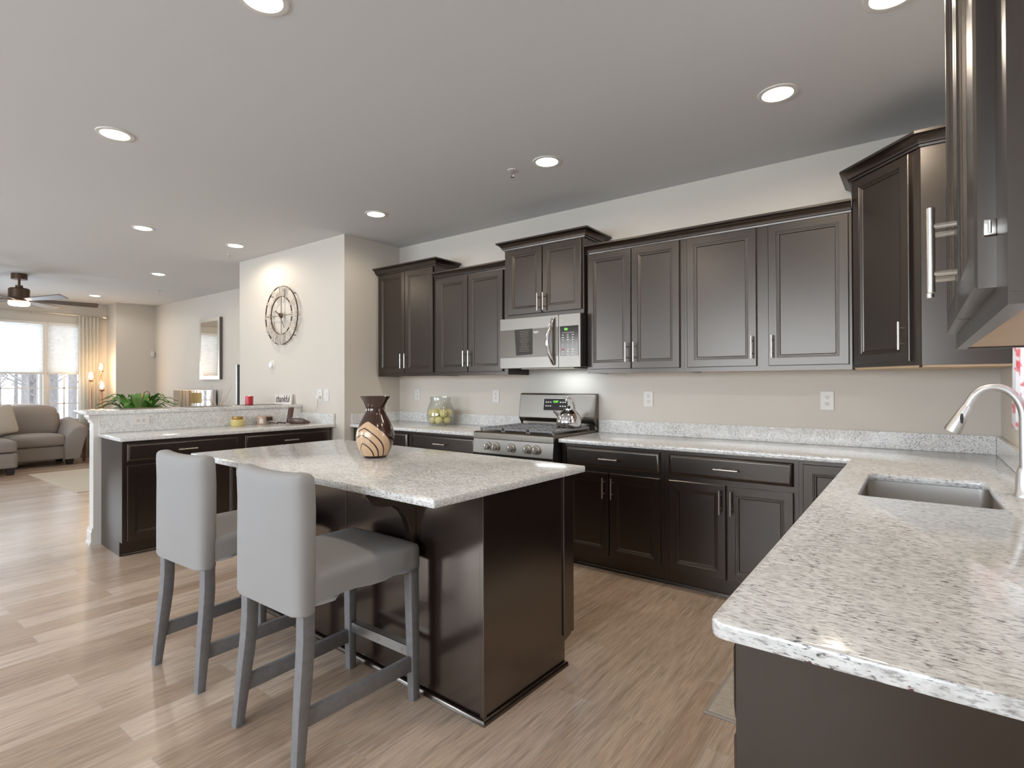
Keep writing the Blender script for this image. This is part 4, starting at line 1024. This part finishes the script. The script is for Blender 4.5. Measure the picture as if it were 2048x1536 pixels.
# plant behind the bar
r = thing('potted_plant', 'green leafy plant in a pot behind the raised bar', 'plant', (-6.14, 2.07, 0))
G().lathe([(0, .74), (.13, .74), (.16, .80), (.175, .97), (.18, 1.0), (.165, 1.0), (.155, .97), (0, .96)], seg=28).build('pot', 'pot', r)
for a in (0, 120, 240): G().tube([(.10 * cos(radians(a)), .10 * sin(radians(a)), .74), (.17 * cos(radians(a)), .17 * sin(radians(a)), 0)], [.014, .011], 8).build('stand_leg', 'walnut', r)
random.seed(21); g = G(); gs = G()
for i in range(64):
    a = random.uniform(0, 2 * pi); L = random.uniform(.12, .30); base_ = Vector((.07 * cos(a), .07 * sin(a), .965)); up = random.uniform(.03, .215); w = random.uniform(.016, .034)
    d = Vector((cos(a), sin(a), 0)); s_ = Vector((-sin(a), cos(a), 0)); prev = None
    for k in range(9):
        t = k / 8; p_ = base_ + d * L * t + Vector((0, 0, up * sin(pi * min(1, t * 1.15) * .62) * 1.3 - .04 * t * t))
        ww = w * sin(pi * min(.999, t * .93 + .06)); x = g.bm.verts.new(p_ - s_ * ww + Vector((0, 0, .006))); c_ = g.bm.verts.new(p_); y = g.bm.verts.new(p_ + s_ * ww + Vector((0, 0, .006)))
        if prev: g.bm.faces.new((prev[0], x, c_, prev[1])); g.bm.faces.new((prev[1], c_, y, prev[2]))
        prev = (x, c_, y)
    gs.tube([base_ - Vector((0, 0, .03)), base_ + d * L * .25 + Vector((0, 0, up * .45))], .003, 5)
g.build('foliage', 'leaf', r, 80)
gs.tube([(.02, .0, .96), (0, .03, 1.15), (-.02, .05, 1.235), (0, .07, 1.25), (.02, .085, 1.225)], .004, 6)
gs.tube([(0, -.05, .97), (0, -.17, 1.12), (0, -.24, 1.145), (0, -.29, 1.12), (0, -.30, 1.06)], .004, 6)
gs.build('stems', 'stem', r)

# console, leaning mirror, lamp, twigs, television edge, hanging mirror
r = thing('console_table', 'dark console table against the living room back wall', 'table', (-9.85, 3.96, 0))
G().box(-1.0, 1.0, -.19, .19, .80, .84, .004).build('top', 'walnut', r, 0)
for x in (-.95, .95):
    for y in (-.15, .15): G().beam((x, y, .80), (x, y, 0), .05, .05, .04, .04).build('leg', 'walnut', r, 0)
r = thing('leaning_mirror', 'wide silver framed mirror standing on the console behind the bar', 'mirror', (-9.82, 4.10, .8405))
G().box(-.74, .74, -.015, .04, 0, .385, .003).build('frame', 'silver_frame', r, 0)
G().box(-.725, .725, -.019, -.0155, .015, .372).build('glass', 'mirror_glass', r, 0)
r = thing('side_table', 'small brown wooden table behind the potted plant', 'table', (-10.66, 3.62, 0))
G().box(-.2, .2, -.16, .16, .53, .56, .008).build('top', 'walnut', r)
for x in (-.16, .16):
    for y in (-.12, .12): G().beam((x, y, .53), (x, y, 0), .045, .045, .032, .032).build('leg', 'walnut', r, 0)
r = thing('table_lamp', 'small lamp with amber drum shade on the table behind the plant', 'lamp', (-10.66, 3.65, .5605))
G().lathe([(0, 0), (.05, 0), (.05, .015), (.015, .03), (.012, .44), (0, .44)], seg=20).build('base', 'nickel', r)
G().lathe([(.090, .41), (.088, .60), (.085, .60), (.087, .41)], seg=32).build('shade', 'shade_amber', r)
r = thing('twig_vase', 'thin dried twigs in a vase behind the bar', 'vase', (-8.62, 3.96, 0))
G().lathe([(0, 0), (.11, 0), (.14, .2), (.10, .55), (.06, .72), (.065, .75), (.055, .75), (0, .70)], seg=24).build('vase', 'pot', r)
g = G(); random.seed(9)
for i in range(14):
    a = random.uniform(0, 2 * pi); h = random.uniform(.25, .62); g.tube([(0, 0, .72), (.06 * cos(a), .06 * sin(a), .72 + h * .5), (.20 * cos(a), .20 * sin(a), .72 + h)], [.004, .003, .0015], 5)
g.build('twigs', 'copper', r)
r = thing('television', 'flat television seen edge on at the end of the clock wall', 'television', (-6.64, 3.60, 1.02))
G().box(-.030, .0, -.31, .50, 0, .530, .003).build('case', 'black_matte', r, 0)
G().box(-.048, -.0305, -.315, .505, -.003, .538, .003).build('bezel', 'silver_frame', r, 0)
G().box(.0005, .027, .0, .2, .15, .38).build('wall_bracket', 'black_matte', r, 0)
r = thing('hanging_mirror', 'tall dark framed mirror hanging on the living room back wall', 'mirror', (-9.29, YL - .002, 1.395))
G().box(-.345, .345, -.045, 0, 0, 1.0).build('frame', 'mirror_frame', r, 0)
G().prism([(-.345, 0), (.345, 0), (.345, 1.0), (-.345, 1.0)], 'y', -.050, -.0455, 0).build('frame_edge', 'silver_frame', r, 0)
G().box(-.29, .29, -.053, -.0505, .055, .945).build('glass', 'mirror_glass', r, 0)
# curtain over the sink window
r = thing('sink_curtain', 'white curtain with red flowers at the sink window', 'curtain', (XR, 2.55, 1.12))
g = G(); rows = []; ny = 40
for z, sk in ((.0, .06), (.35, 0), (.75, -.05), (1.10, -.06)):
    row = []
    for i in range(ny + 1):
        y = -.15 + sk * (i / ny) + (.72) * i / ny; row.append(g.bm.verts.new((-.032 - .016 * sin(i / ny * 2 * pi * 7), y, z)))
    rows.append(row)
for a, b in zip(rows, rows[1:]):
    for i in range(ny): g.bm.faces.new((a[i], a[i + 1], b[i + 1], b[i]))
bmesh.ops.solidify(g.bm, geom=list(g.bm.faces), thickness=.003); g.build('cloth', 'floral_cloth', r, 80)
G().cyl((-.032, -.55, 1.11), (-.032, .62, 1.11), .008, 10).build('rod', 'nickel', r)
